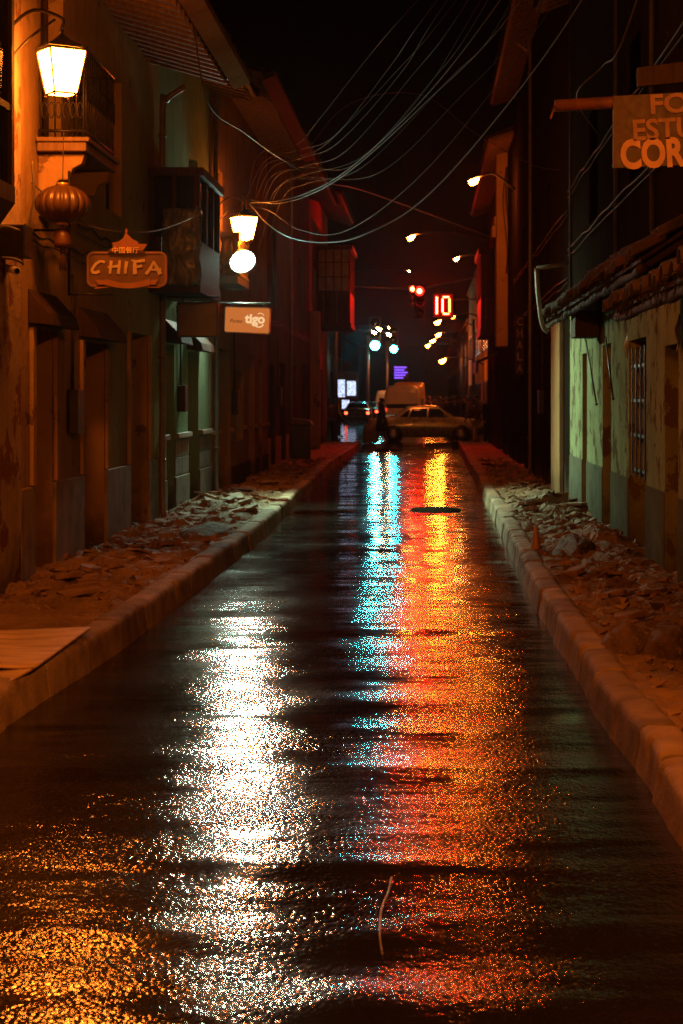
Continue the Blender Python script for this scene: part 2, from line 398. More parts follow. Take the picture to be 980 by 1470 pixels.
def kerb(tab, side):
    """kerb stones of uneven length, each with worn arrises, its own height and lean, and an open dirty joint"""
    rn = random.Random(40 + side); mbs = [MB(), MB(), MB()]; y = 3.0
    prof = [(-0.02, -0.08), (-0.006, 0.03), (0.003, 0.08), (0.007, 0.130), (0.011, 0.168), (0.024, 0.191), (0.048, 0.200), (0.10, 0.203), (0.145, 0.203), (0.180, 0.196), (0.195, 0.15), (0.195, -0.05)]
    n = len(prof)
    while y < 61.6:
        L = rn.uniform(0.62, 1.05); y1 = y + L - rn.uniform(0.006, 0.016)
        dh, dx, lean = rn.uniform(-0.012, 0.010), rn.uniform(-0.012, 0.012), rn.uniform(-0.03, 0.03)
        k = max(8, int(L / (0.03 if y < 26 else 0.08))); rings = [y + 0.0 + (y1 - y) * (0.5 - 0.5 * math.cos(PI * i / k)) for i in range(k + 1)]; vs = []
        for yy in rings:
            e = min(yy - y, y1 - yy); rd = 0.015 * max(0, 1 - e / 0.02) ** 2
            chip = max(0.0, fbm(yy * 6.0, side * 3.0 + y, 9.0) - 0.28) * 0.10
            for (a_, z) in prof:
                top = z > 0.1; x = lerp(tab, yy) + side * (a_ + dx + lean * z * 0.5 + rd * (0.1 - a_) * 4 * (z > 0) + (chip if 0.11 < z < 0.2 and a_ < 0.06 else 0) + 0.006 * fbm(yy * 4, z * 12, side))
                vs.append((x, yy, (z + dh if z > 0 else z) - (rd + chip * 0.6 * (a_ < 0.09) if top else 0) + (0.006 * fbm(yy * 5, a_ * 30, 2.0 + side) if top else 0)))
        m = rn.choice(mbs)
        m.add(vs, [(j * n + i, j * n + i + 1, (j + 1) * n + i + 1, (j + 1) * n + i) for j in range(k) for i in range(n - 1)], True)
        m.add(vs[:n], [tuple(range(n))]); m.add(vs[-n:], [tuple(range(n))])
        y += L
    for m, mt_ in zip(mbs, (M['kerb'], M['kerb_dark'], M['kerb_pale'])): tag(m.build('kerb', mt_), None, None, kind='structure')
    bed = MB(); q = [yy * 0.5 for yy in range(6, 124)]
    bed.add([p for yy in q for p in ((lerp(tab, yy) + side * 0.03, yy, -0.05), (lerp(tab, yy) + side * 0.03, yy, 0.11), (lerp(tab, yy) + side * 0.18, yy, 0.15))], [(j * 3 + i, j * 3 + i + 1, j * 3 + i + 4, j * 3 + i + 3) for j in range(len(q) - 1) for i in range(2)])
    tag(bed.build('kerb_bed', M['black']), None, None, kind='structure')
def kmat(nm, c1, c2):
    return pm(nm, c1, c2, scale=4.5, rough=0.8, bscale=38, bmp=0.9, bdist=0.014, spec=0.2)
M['kerb_dark'] = kmat('stained_kerb', (0.20, 0.145, 0.10), (0.09, 0.065, 0.045)); M['kerb_pale'] = kmat('pale_kerb', (0.32, 0.245, 0.18), (0.15, 0.11, 0.08))
M['kerb'] = pm('worn_kerb_concrete', (0.27, 0.20, 0.14), (0.15, 0.105, 0.075), scale=3.5, rough=0.8, bscale=34, bmp=0.7, bdist=0.012, spec=0.2)
kerb(KL, -1); kerb(KR, 1)

# ------------------------------------------------------------------ buildings
def wall(mb, X, side, y0, y1, z0, z1, ops, depth=0.32):
    """street front in the plane X, openings (ya, yb, za, zb) cut through with their reveals; side -1 = left of the street"""
    Ys = sorted({y0, y1, *[o[0] for o in ops], *[o[1] for o in ops]})
    Zs = sorted({z0, z1, *[o[2] for o in ops if o[2] > z0], *[o[3] for o in ops]})
    xb = X + side * depth
    for ya, yb in zip(Ys, Ys[1:]):
        for za, zb in zip(Zs, Zs[1:]):
            cy, cz = (ya + yb) / 2, (za + zb) / 2
            if any(o[0] < cy < o[1] and o[2] < cz < o[3] for o in ops): continue
            mb.quad((X, ya, za), (X, yb, za), (X, yb, zb), (X, ya, zb))
    for (ya, yb, za, zb) in ops:
        za = max(za, z0)
        mb.quad((X, ya, za), (xb, ya, za), (xb, ya, zb), (X, ya, zb)); mb.quad((X, yb, za), (xb, yb, za), (xb, yb, zb), (X, yb, zb))
        mb.quad((X, ya, zb), (xb, ya, zb), (xb, yb, zb), (X, yb, zb))
        if za > z0: mb.quad((X, ya, za), (xb, ya, za), (xb, yb, za), (X, yb, za))
    xf = X + side * 6.0
    mb.quad((X, y0, z0), (xf, y0, z0), (xf, y0, z1), (X, y0, z1)); mb.quad((X, y1, z0), (xf, y1, z0), (xf, y1, z1), (X, y1, z1))
    mb.quad((X, y0, z1), (xf, y0, z1), (xf, y1, z1), (X, y1, z1))
def strip(mb, X, side, y0, y1, z0, z1, ops, proud, thick_z=None):
    """plinth or ledge standing proud of the front between the openings"""
    cur = y0
    cuts = sorted([(o[0], o[1]) for o in ops if o[2] < z1 and o[3] > z0])
    xo = X - side * proud
    for a, b in cuts + [(y1, y1)]:
        if a - cur > 0.05: mb.box(min(X + side * 0.05, xo), max(X + side * 0.05, xo), cur + 0.004, a - 0.004, z0, z1)
        cur = b
def door(parent, X, side, op, mat, depth=0.26, style='plank'):
    ya, yb, za, zb = op
    xd = X + side * depth
    lo, hi = sorted((xd, xd + side * 0.05))
    d = MB(); d.box(lo, hi, ya - 0.02, yb + 0.02, za, zb + 0.02)
    n = max(3, int((yb - ya) / 0.16))
    xs0, xs1 = sorted((xd - side * 0.012, xd))
    if style == 'plank':
        for i in range(n):
            a = ya + (yb - ya) * i / n; d.box(xs0, xs1, a + 0.006, a + (yb - ya) / n - 0.006, za + 0.03, zb - 0.02)
    elif style == 'shutter':
        k = int((zb - za) / 0.09)
        for i in range(k): d.box(xs0, xs1, ya + 0.02, yb - 0.02, za + i * 0.09 + 0.01, za + i * 0.09 + 0.07)
    else:
        for i in range(2):
            for j in range(4):
                a = ya + (yb - ya) * i / 2 + 0.06; h = (zb - za) / 4; d.box(xs0, xs1, a, a + (yb - ya) / 2 - 0.12, za + j * h + 0.07, za + j * h + h - 0.07)
    o = d.build('door', mat, parent)
    h = MB(); yk = yb - 0.12; xk = xd - side * 0.03
    h.lathe([(0.02, -0.02), (0.03, 0.0), (0.02, 0.025)], (xk, yk, (za + 1.05)), 10, 'x'); h.build('handle', M['iron'], o)
    return o
def hood(parent, X, side, ya, yb, z, out=0.30, mat=None):
    mb = MB(); x1 = X - side * out
    mb.prism([(X, z), (x1, z - 0.02), (x1 + side * 0.03, z + 0.09), (X, z + 0.30)], 'y', ya - 0.16, yb + 0.16)
    return mb.build('door_hood', mat or M['dark_wood'], parent, 0.01)
def win(parent, X, side, op, mat, depth=0.14, pm_=2):
    ya, yb, za, zb = op; xd = X + side * depth
    f = MB(); lo, hi = sorted((xd, xd + side * 0.05)); t = 0.06
    f.box(lo, hi, ya - 0.01, ya + t, za, zb); f.box(lo, hi, yb - t, yb + 0.01, za, zb)
    f.box(lo, hi, ya + t, yb - t, za, za + t); f.box(lo, hi, ya + t, yb - t, zb - t, zb)
    for i in range(1, pm_):
        y = ya + (yb - ya) * i / pm_; f.box(lo + 0.004, hi - 0.004, y - 0.02, y + 0.02, za + t, zb - t)
    f.box(lo + 0.008, hi - 0.008, ya + t, yb - t, (za + zb) / 2 - 0.02, (za + zb) / 2 + 0.02)
    fo = f.build('window', mat, parent)
    p = MB(); x2 = xd + side * 0.028; p.box(min(x2, x2 + side * 0.006), max(x2, x2 + side * 0.006), ya + 0.02, yb - 0.02, za + 0.02, zb - 0.02); p.build('pane', M['glass_dark'], fo)
    return fo
def eave(parent, X, side, y0, y1, zw, ze, out, fascia=None, rafters=True):
    """tiled eave reaching out over the street: soffit boards on rafters, half round tiles above"""
    xe = X - side * out
    s = MB(); s.prism([(X + side * 0.3, zw + 0.08), (xe, ze), (xe, ze + 0.04), (X + side * 0.3, zw + 0.13)], 'y', y0, y1)
    sl = (zw - ze) / out
    if rafters:
        y = y0 + 0.15
        while y < y1 - 0.1:
            s.prism([(X, zw - 0.09), (xe + side * 0.06, ze - 0.09 + sl * 0.06), (xe + side * 0.06, ze - 0.002 + sl * 0.06), (X, zw - 0.002)], 'y', y, y + 0.07); y += 0.32
    rf = s.build('eave', M['brown_wood'], parent)
    t = MB(); y = y0
    xr = X + side * 4.0; zr = zw + 0.1 + sl * 4.0
    while y < y1 - 0.1:
        jit = random.uniform(-0.03, 0.03)
        a = Vector((xe - side * (0.05 + jit), y + 0.11, ze + 0.05)); b = Vector((xr, y + 0.11, zr))
        arc = [(math.cos(PI * i / 6) * 0.1, math.sin(PI * i / 6) * 0.075) for i in range(7)]
        vs = [a + Vector((0, c, h)) for c, h in arc] + [b + Vector((0, c, h)) for c, h in arc]
        t.add(vs, [(i, i + 1, i + 8, i + 7) for i in range(6)] + [tuple(range(7))], True); y += 0.22
    t.build('roof', M['tile'], parent)
    if fascia:
        f = MB(); fx = xe - side * 0.012
        f.prism([(fx, ze - 0.10), (fx - side * 0.20, ze - 0.02), (fx - side * 0.20, ze + 0.06), (fx, ze + 0.03)], 'y', y0, y1); f.build('gutter', fascia, parent)
    return rf

def building(name, label, X, side, y0, y1, z1, ops, pl, doors=(), plinth=None, ledge=None, group=None):
    t = thing(name, (X, (y0 + y1) / 2, 0), label, 'building', group)
    mb = MB(); wall(mb, X, side, y0, y1, -0.1, z1, [(a, b, c if c > 0.05 else -0.1, d) for a, b, c, d in ops]); mb.build('wall', pl, t)
    if plinth:
        zp, mat, pr = plinth
        s = MB(); strip(s, X, side, y0, y1, -0.1, zp, ops, pr)
        build_each(s, 'plinth', mat, t, 0.008)
    if ledge:
        z, mat = ledge
        s = MB(); strip(s, X, side, y0, y1, z, z + 0.07, ops, 0.07); build_each(s, 'ledge', mat, t, 0.01)
    return t

# ---- left side
d1 = (8.2, 9.4, 0.0, 2.3)
L1 = building('house', 'house with flaking red and white wall at the left photo edge, dark bay above', XL + 0.03, -1, -7.0, 15.05, 6.0, [d1], M['pl_worn'])
door(L1, XL + 0.03, -1, d1, M['red_wood'])
bay = MB(); bay.box(XL + 0.032, -2.975, 9.6, 13.1, 3.10, 3.22); bay.box(XL + 0.032, -2.97, 9.55, 13.15, 4.62, 4.80)
bay.prism([(XL + 0.032, 2.75), (-3.15, 2.85), (-2.975, 3.10), (XL + 0.032, 3.10)], 'y', 9.6, 13.1)
for y in (9.6, 10.45, 11.3, 12.15, 13.02): bay.box(-3.04, -2.98, y, y + 0.08, 3.22, 4.62)
bay.box(-3.035, -2.985, 9.6, 13.1, 3.75, 3.80); bay.box(XL + 0.04, -3.04, 13.03, 13.09, 3.22, 4.62)
b_ = bay.build('bay_window', M['dark_wood'], L1)
p_ = MB(); p_.box(-3.02, -3.01, 9.64, 13.06, 3.22, 4.62); p_.build('pane', M['glass_dark'], b_)
h_ = MB(); h_.prism([(XL + 0.03, 5.3), (-2.93, 4.96), (-2.93, 4.86), (XL + 0.03, 4.80)], 'y', 9.5, 13.25); h_.build('bay_roof', M['pl_ochre'], L1)

ops2 = [(15.6, 16.46, 0.0, 2.30), (17.85, 19.1, 0.0, 2.26), (20.65, 22.05, 0.0, 2.45), (15.95, 16.95, 3.95, 5.6), (19.2, 20.2, 3.7, 5.2)]
L2 = building('house', 'ochre house with the iron balcony behind the nearest street lantern', XL, -1, 15.06, 23.0, 5.95, ops2, M['pl_ochre'], plinth=(0.93, M['stone'], 0.035))
for o_ in ops2[:3]: door(L2, XL, -1, o_, M['dark_wood'], 0.27)
for o_ in ops2[:2]: hood(L2, XL, -1, o_[0], o_[1], o_[3] + 0.03, 0.22)
for o_ in ops2[3:]: win(L2, XL, -1, o_, M['dark_wood'])
eave(L2, XL, -1, 12.5, 22.5, 5.9, 5.62, 1.0, M['pl_orange'])
sr = MB()                                     # moulded surrounds round the ground floor doors
for (a, b, c, d) in ops2[:3]:
    sr.box(XL + 0.005, XL + 0.045, a - 0.13, a - 0.003, 0.94, d + 0.0); sr.box(XL + 0.005, XL + 0.045, b + 0.003, b + 0.13, 0.94, d)
build_each(sr, 'door_surround', M['pl_ochre'], L2, 0.006)
# balcony of L2
bal = MB(); bal.box(XL + 0.01, -2.96, 15.75, 17.3, 3.84, 3.92); bal.box(XL + 0.01, -2.93, 15.72, 17.33, 3.92, 3.96)
bo = bal.build('balcony', M['brown_wood'], L2, 0.008)
cb = MB()
for y in (15.85, 17.1):
    out = [(XL, 3.83), (-2.99, 3.83), (-3.02, 3.74), (-3.10, 3.70), (-3.14, 3.60), (-3.22, 3.60), (-3.28, 3.50), (-3.30, 3.36), (XL, 3.28)]
    cb.prism(out, 'y', y, y + 0.14)
build_each(cb, 'corbel', M['pl_ochre'], bo, 0.012)
rl = MB()
for z in (4.02, 4.74): rl.tube([(XL + 0.02, 15.78, z), (-2.98, 15.78, z), (-2.98, 17.27, z), (XL + 0.02, 17.27, z)], 0.014, 6)
for i in range(7):
    x = XL + 0.04 + i * 0.062
    for y in (15.78, 17.27):
        rl.tube([(x, y, 3.96), (x, y, 4.74)], 0.008, 6)
        if i < 6: rl.tube([(x + 0.031 + 0.024 * math.cos(k * PI / 5), y, 4.55 + 0.05 * math.sin(k * PI / 5) * (1 if k <= 10 else 1)) for k in range(11)], 0.006, 5)
        if i < 6: rl.tube([(x + 0.031 + 0.024 * math.cos(k * PI / 5), y, 4.2 + 0.07 * math.sin(k * PI / 5)) for k in range(11)], 0.006, 5)
for i in range(14):
    y = 15.85 + i * 0.105
    rl.tube([(-2.98, y, 3.96), (-2.98, y, 4.74)], 0.008, 6)
    rl.tube([(-2.98, y + 0.052 + 0.04 * math.cos(k * PI / 5), 4.4 + 0.11 * math.sin(k * PI / 5)) for k in range(11)], 0.006, 5)
rl.build('railing', M['iron'], bo)

ops3 = [(23.6, 24.4, 0.0, 2.40), (25.8, 27.0, 0.0, 2.36), (25.9, 26.9, 3.6, 5.2)]
L3 = building('house', 'dark green house with block base and closed wooden balcony, left of the white floodlight', XL, -1, 23.01, 28.3, 6.6, ops3, M['pl_green'], plinth=(0.62, M['grey_stone'], 0.03), ledge=(1.14, M['concrete']))
for o_ in ops3[:2]: door(L3, XL, -1, o_, M['dark_wood'], 0.27, 'panel'); hood(L3, XL, -1, o_[0], o_[1], o_[3] + 0.02, 0.24)
win(L3, XL, -1, ops3[2], M['dark_wood'])
bl = MB()                                     # coursed blocks below the ledge
for a, b in ((23.03, 23.59), (24.41, 25.79), (27.01, 28.28)):
    for r_ in range(2):
        n = max(1, int((b - a) / 0.5))
        for i in range(n):
            y = a + (b - a) * i / n; bl.box(XL - 0.05, XL + 0.018, y + 0.008, y + (b - a) / n - 0.008, 0.64 + r_ * 0.25, 0.875 + r_ * 0.25)
build_each(bl, 'stone_block', M['grey_stone'], L3, 0.008)
mir = MB()                                    # closed timber balcony
mir.box(XL + 0.01, -2.76, 22.1, 24.3, 2.98, 3.10); mir.box(XL + 0.01, -2.72, 22.06, 24.34, 4.40, 4.50)
for y in [22.1 + i * 0.1572 for i in range(14)]: mir.box(-2.815, -2.78, y + 0.006, y + 0.15, 3.10, 3.62)
for y in (22.1, 22.82, 23.54, 24.22): mir.box(-2.84, -2.77, y, y + 0.08, 3.62, 4.40)
for x in (XL + 0.02, -3.11): mir.box(x, x + 0.05, 22.12, 22.17, 3.10, 4.40)
for i in range(4): mir.box(XL + 0.03 + i * 0.145, XL + 0.165 + i * 0.145, 22.11, 22.14, 3.10, 3.66)
mb_ = mir.build('closed_balcony', M['dark_wood'], L3)
p_ = MB(); p_.box(-2.812, -2.806, 22.14, 24.28, 3.62, 4.40); p_.box(XL + 0.07, -2.84, 22.145, 22.15, 3.66, 4.40); build_each(p_, 'pane', M['glass_dark'], mb_)
ps = MB()                                     # crumpled plastic sheet tied over it
vs = []; nu, nv = 26, 22
for j in range(nv):
    for i in range(nu):
        u, v_ = i / (nu - 1), j / (nv - 1)
        x = -3.2 + u * 0.46; z = 4.0 - v_ * 0.95
        y = 22.02 - 0.10 * abs(fbm(u * 5, v_ * 6, 4.4)) - 0.05 * math.sin(v_ * PI) + (0.5 * max(0, u - 0.85))
        vs.append((x + 0.03 * fbm(u * 3, v_ * 4, 1.0), y, z + 0.03 * fbm(u * 6, v_, 3.0)))
ps.add(vs, [(j * nu + i, j * nu + i + 1, (j + 1) * nu + i + 1, (j + 1) * nu + i) for j in range(nv - 1) for i in range(nu - 1)], True)
o_ = ps.build('plastic_sheet', M['plastic']); tag(o_, 'crumpled shiny plastic sheet hanging over the closed wooden balcony', 'plastic sheet')
sm = o_.modifiers.new('thickness', 'SOLIDIFY'); sm.thickness = 0.004
eave(L3, XL, -1, 23.05, 28.25, 6.55, 6.35, 0.75, None)

ops4 = [(29.3, 31.2, 0.0, 2.5), (32.0, 33.4, 0.92, 2.15), (34.4, 35.6, 0.0, 2.5), (36.4, 37.3, 0.0, 2.45), (29.0, 30.0, 3.7, 5.4), (33.0, 34.0, 3.7, 5.4)]
L4 = building('house', 'orange washed house under the second street lantern with baluster balcony', XL + 0.02, -1, 28.31, 38.4, 7.0, ops4, M['pl_orange'], plinth=(0.5, M['pl_brown'], 0.03), ledge=(1.1, M['pl_orange']))
for o_ in (ops4[0], ops4[2], ops4[3]): door(L4, XL + 0.02, -1, o_, M['red_wood'], 0.25, 'shutter')
for o_ in (ops4[1], ops4[4], ops4[5]): win(L4, XL + 0.02, -1, o_, M['dark_wood'])
bal = MB(); bal.box(XL + 0.03, -2.98, 28.6, 30.4, 3.50, 3.62); bo = bal.build('balcony', M['concrete'], L4, 0.01)
bs = MB(); prof = [(0.05, 0), (0.05, 0.05), (0.025, 0.08), (0.06, 0.28), (0.022, 0.52), (0.05, 0.56), (0.05, 0.62)]
for i in range(4): bs.lathe([(r, h + 3.62) for r, h in prof], (-3.32 + i * 0.105, 28.68, 0), 10)
for i in range(11): bs.lathe([(r, h + 3.62) for r, h in prof], (-3.02, 28.8 + i * 0.155, 0), 10)
bs.box(XL + 0.03, -2.96, 28.61, 28.75, 4.24, 4.31); bs.box(-3.09, -2.96, 28.755, 30.4, 4.24, 4.31); bs.build('balustrade', M['pl_ochre'], bo)
eave(L4, XL + 0.02, -1, 28.35, 38.3, 6.95, 6.75, 0.8, M['dark_wood'])

ops5 = [(39.3, 40.6, 0.0, 2.4), (42.0, 43.6, 0.0, 2.5), (45.6, 47.0, 0.0, 2.5), (49.5, 51.5, 0.0, 2.6), (40, 41, 3.7, 5.5), (45, 46, 3.7, 5.5), (49, 50, 3.7, 5.5)]
L5 = building('house', 'brown house with tall narrow doorways, between the tigo sign and the corner', XL, -1, 38.42, 52.6, 7.6, ops5, M['pl_brown'], plinth=(0.8, M['stone'], 0.03))
for o_ in ops5[:4]: door(L5, XL, -1, o_, M['dark_wood'], 0.25)
for o_ in ops5[4:]: win(L5, XL, -1, o_, M['dark_wood'])
eave(L5, XL, -1, 38.5, 52.5, 7.5, 7.25, 0.8, None)
ops6 = [(54, 55.4, 3.9, 5.6), (57.5, 59.5, 0.0, 2.6)]
L6 = building('corner_house', 'corner house with glazed dark box balcony at the left end of the street', XL, -1, 52.62, 62.0, 8.0, ops6, M['pl_orange'])
door(L6, XL, -1, ops6[1], M['dark_wood'], 0.25, 'shutter'); win(L6, XL, -1, ops6[0], M['dark_wood'])
pil = MB(); pil.box(XL + 0.004, XL + 0.30, 46.9 + 5.75, 53.05, -0.05, 4.2); pil.build('corner_pilaster', M['pl_ochre'], L6, 0.02)
mir = MB(); mir.box(XL + 0.01, -2.33, 56.0, 59.5, 3.85, 4.0); mir.box(XL + 0.01, -2.28, 55.95, 59.55, 6.25, 6.4)
for i in range(5): mir.box(XL + 0.02 + i * 0.205, XL + 0.215 + i * 0.205, 56.02, 56.06, 4.0, 4.95)
for i in range(17): mir.box(-2.40, -2.36, 56.07 + i * 0.2, 56.25 + i * 0.2, 4.0, 4.95)
for i in range(5): mir.box(XL + 0.02 + i * 0.243, XL + 0.065 + i * 0.243, 56.02, 56.07, 4.95, 6.25)
for z in (4.95, 5.4, 5.85): mir.box(XL + 0.02, -2.36, 56.025, 56.065, z, z + 0.04)
for i in range(8): mir.box(-2.41, -2.36, 56.1 + i * 0.48, 56.16 + i * 0.48, 4.95, 6.25)
mo = mir.build('closed_balcony', M['dark_wood'], L6)
p_ = MB(); p_.box(XL + 0.03, -2.41, 56.03, 56.045, 4.95, 6.25); p_.box(-2.39, -2.38, 56.09, 59.4, 4.95, 6.25); build_each(p_, 'pane', pm('curtained_glass', (0.16, 0.13, 0.10), rough=0.2, bmp=0), mo)
eave(L6, XL, -1, 52.7, 61.9, 7.9, 7.6, 0.9, None)

# ---- right side
opr = [(23.7, 24.4, 0.0, 2.28), (20.6, 21.6, 0.0, 2.32), (17.3, 18.8, 0.0, 2.28), (15.1, 15.95, 0.0, 2.15), (12, 13.2, 0, 2.2), (22, 23.2, 3.9, 5.3), (17.6, 18.7, 3.9, 5.3)]
R1 = building('shop_house', 'pale green shop house with low tiled canopy, on the right', XR, 1, -7.0, 26.5, 7.6, opr, M['pl_cream'], plinth=(0.86, M['pl_dado'], 0.012))
for i, o_ in enumerate(opr[:5]): door(R1, XR, 1, o_, M['red_wood'] if i != 2 else M['brown_wood'], 0.24, 'plank' if i != 2 else 'panel')
for o_ in opr[5:]: win(R1, XR, 1, o_, M['dark_wood'])
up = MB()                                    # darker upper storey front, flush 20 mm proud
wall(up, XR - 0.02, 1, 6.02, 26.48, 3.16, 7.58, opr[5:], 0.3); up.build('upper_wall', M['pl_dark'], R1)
def canopy(y0, y1, xe, ze, zw, name='canopy'):
    c = MB(); c.prism([(XR - 0.022, zw), (xe, ze), (xe, ze + 0.035), (XR - 0.022, zw + 0.035)], 'y', y0, y1)
    y = y0 + 0.1
    sl = (zw - ze) / (XR - xe)
    while y < y1:
        c.prism([(XR - 0.022, zw - 0.09), (xe + 0.05, ze - 0.08 + sl * 0.05), (xe + 0.05, ze - 0.003 + sl * 0.05), (XR - 0.022, zw - 0.003)], 'y', y, y + 0.07); y += 0.5
    co = c.build(name, M['dark_wood'], R1)
    t = MB(); y = y0
    while y < y1 - 0.05:
        j = random.uniform(-0.05, 0.04); dz = random.uniform(-0.02, 0.03) + 0.03 * fbm(y * 0.9, xe)
        for seg in range(2):
            f0, f1 = (0.0, 0.55) if seg == 0 else (0.5, 1.0)
            a = Vector((xe - 0.06 + j + (XR - xe) * f0, y + 0.1, ze + 0.045 + dz + (zw - ze) * f0 + 0.02 * seg)); b = Vector((xe + (XR - xe) * f1 - 0.03, y + 0.1, ze + 0.045 + dz + (zw - ze) * f1 + 0.02 * seg))
            arc = [(math.cos(PI * i / 7) * 0.105, math.sin(PI * i / 7) * 0.085) for i in range(8)]; arc2 = [(c_ * 0.86, h - 0.014) for c_, h in arc]
            vs = [a + Vector((0, c_, h)) for c_, h in arc] + [b + Vector((0, c_, h)) for c_, h in arc] + [a + Vector((0, c_, h)) for c_, h in arc2] + [b + Vector((0, c_, h)) for c_, h in arc2]
            t.add(vs, [(i, i + 1, i + 9, i + 8) for i in range(7)] + [(i + 16, i + 24, i + 25, i + 17) for i in range(7)] + [(i, i + 16, i + 17, i + 1) for i in range(7)], True)
        y += 0.205
    t.build('roof_tiles', M['tile'], co)
    gb = MB(); rn = random.Random(int(y0)); k = int((y1 - y0) / 0.35)
    gb.tube([(xe + 0.03 + rn.uniform(-0.012, 0.012), y0 + (y1 - y0) * i / k, ze - 0.05 + rn.uniform(-0.014, 0.010)) for i in range(k + 1)], [0.036 + rn.uniform(-0.007, 0.007) for i in range(k + 1)], 8); gb.build('edge_beam', M['dark_wood'], co)
    ms = MB()                                # dry moss and grass hanging out of the tiles
    for i in range(int((y1 - y0) * 90)):
        y = rn.uniform(y0, y1); cl = fbm(y * 1.7, xe, 3.0)
        if cl < -0.05 and rn.random() < 0.8: continue
        x = xe + rn.uniform(-0.07, 0.06); z = ze + rn.uniform(-0.02, 0.09) ; L_ = rn.uniform(0.04, 0.10 + 0.16 * max(0, cl)); w_ = rn.uniform(0.004, 0.010); dx, dy = rn.uniform(-0.06, 0.03), rn.uniform(-0.06, 0.06)
        ms.add([(x, y - w_, z), (x, y + w_, z), (x + dx * 0.5 + w_, y + dy * 0.5, z - L_ * 0.5), (x + dx, y + dy, z - L_)], [(0, 1, 2), (0, 2, 3)])
    mo_ = ms.build('hanging_moss', pm('dry_moss', (0.05, 0.045, 0.022), (0.022, 0.026, 0.012), scale=6, rough=0.9, bmp=0), co); mo_['kind'] = 'stuff'
    return co
canopy(14.2, 25.4, 1.68, 2.76, 3.02)
canopy(8.0, 14.9, 1.55, 2.40, 2.62)
br = MB(); br.box(1.78, 2.07, 21.7, 22.35, 2.42, 2.74); br.build('shutter_box', M['dark_wood'], R1, 0.01)
gr = MB()                                    # grille on the middle door
for z in (0.95, 1.3, 1.65, 2.0): gr.box(XR + 0.02, XR + 0.035, 17.36, 18.74, z, z + 0.03)
for y in (17.5, 17.85, 18.2, 18.55): gr.box(XR + 0.005, XR + 0.018, y, y + 0.025, 0.9, 2.2)
gr.build('door_grille', M['iron'], R1)
cd = MB()
for y, x in ((11.6, 0.02), (16.4, 0.03), (19.6, 0.02), (25.5, 0.04)): cd.tube([(XR - 0.03 - x, y, 3.2), (XR - 0.03 - x, y, 7.4)], 0.025, 8)
build_each(cd, 'conduit', M['cable'], R1)
eave(R1, XR, 1, 6.1, 26.4, 7.5, 7.3, 0.5, None)

opr2 = [(28.0 + 2.0, 32.2, 0.0, 2.7), (33.2, 35.3, 0.0, 2.7), (36.3, 38.2, 0.0, 2.7), (39.3, 41.2, 0.0, 2.7), (31, 32.3, 3.8, 5.4), (35, 36.3, 3.8, 5.4), (39, 40.3, 3.8, 5.4)]
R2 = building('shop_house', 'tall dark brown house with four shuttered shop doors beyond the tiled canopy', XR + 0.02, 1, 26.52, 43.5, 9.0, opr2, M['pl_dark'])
for o_ in opr2[:4]: door(R2, XR + 0.02, 1, o_, M['red_wood'], 0.2, 'plank')
for o_ in opr2[4:]: win(R2, XR + 0.02, 1, o_, M['dark_wood'])
pil = MB(); pil.box(XR - 0.06, XR + 0.018, 27.9, 29.7, -0.05, 3.1); pil.build('pilaster', M['pl_orange'], R2, 0.015)
eave(R2, XR + 0.02, 1, 26.6, 43.4, 8.9, 8.7, 0.6, None)
opr3 = [(46, 48, 0.0, 2.6), (50, 52.5, 0.0, 2.6), (58, 60, 0, 2.6), (50, 51, 3.9, 5.6)]
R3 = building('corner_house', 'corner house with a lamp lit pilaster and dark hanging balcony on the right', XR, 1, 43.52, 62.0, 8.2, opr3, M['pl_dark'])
for o_ in opr3[:3]: door(R3, XR, 1, o_, M['dark_wood'], 0.2, 'shutter')
win(R3, XR, 1, opr3[3], M['dark_wood'])
pil = MB(); pil.box(XR - 0.30, XR - 0.003, 46.6, 47.6, 3.0, 8.0); pil.box(XR - 0.42, XR - 0.305, 46.5, 47.7, 5.80, 6.1); pil.box(XR - 0.36, XR - 0.304, 46.55, 47.65, 6.105, 6.35); pil.build('pilaster', M['pl_ochre'], R3, 0.02)
mir = MB(); mir.box(1.62, XR - 0.01, 54.5, 58.5, 3.55, 3.75); mir.box(1.56, XR - 0.01, 54.45, 58.55, 6.0, 6.2)
for i in range(20): mir.box(1.64, 1.68, 54.55 + i * 0.195, 54.73 + i * 0.195, 3.75, 4.7)
for i in range(3): mir.box(1.64 + i * 0.15, 1.78 + i * 0.15, 54.5, 54.54, 3.75, 4.7)
for i in range(7): mir.box(1.63, 1.69, 54.55 + i * 0.65, 54.62 + i * 0.65, 4.7, 6.0)
mir.box(1.63, 1.69, 54.5, 54.549, 4.7, 6.0); mir.box(2.02, 2.08, 54.5, 54.549, 4.7, 6.0)
mo = mir.build('closed_balcony', M['dark_wood'], R3); p_ = MB(); p_.box(1.655, 1.665, 54.6, 58.4, 4.7, 6.0); p_.box(1.692, 2.018, 54.52, 54.53, 4.7, 6.0); build_each(p_, 'pane', M['glass_dark'], mo)
aw = MB(); aw.prism([(XR - 0.005, 3.05), (1.45, 2.75), (1.45, 2.42), (1.5, 2.42), (1.52, 2.72), (XR - 0.005, 2.98)], 'y', 53.0, 56.5); aw.build('awning', pm('dark_green_canvas', (0.03, 0.045, 0.035), rough=0.7), R3)
eave(R3, XR, 1, 43.6, 61.9, 8.1, 7.9, 0.6, None)

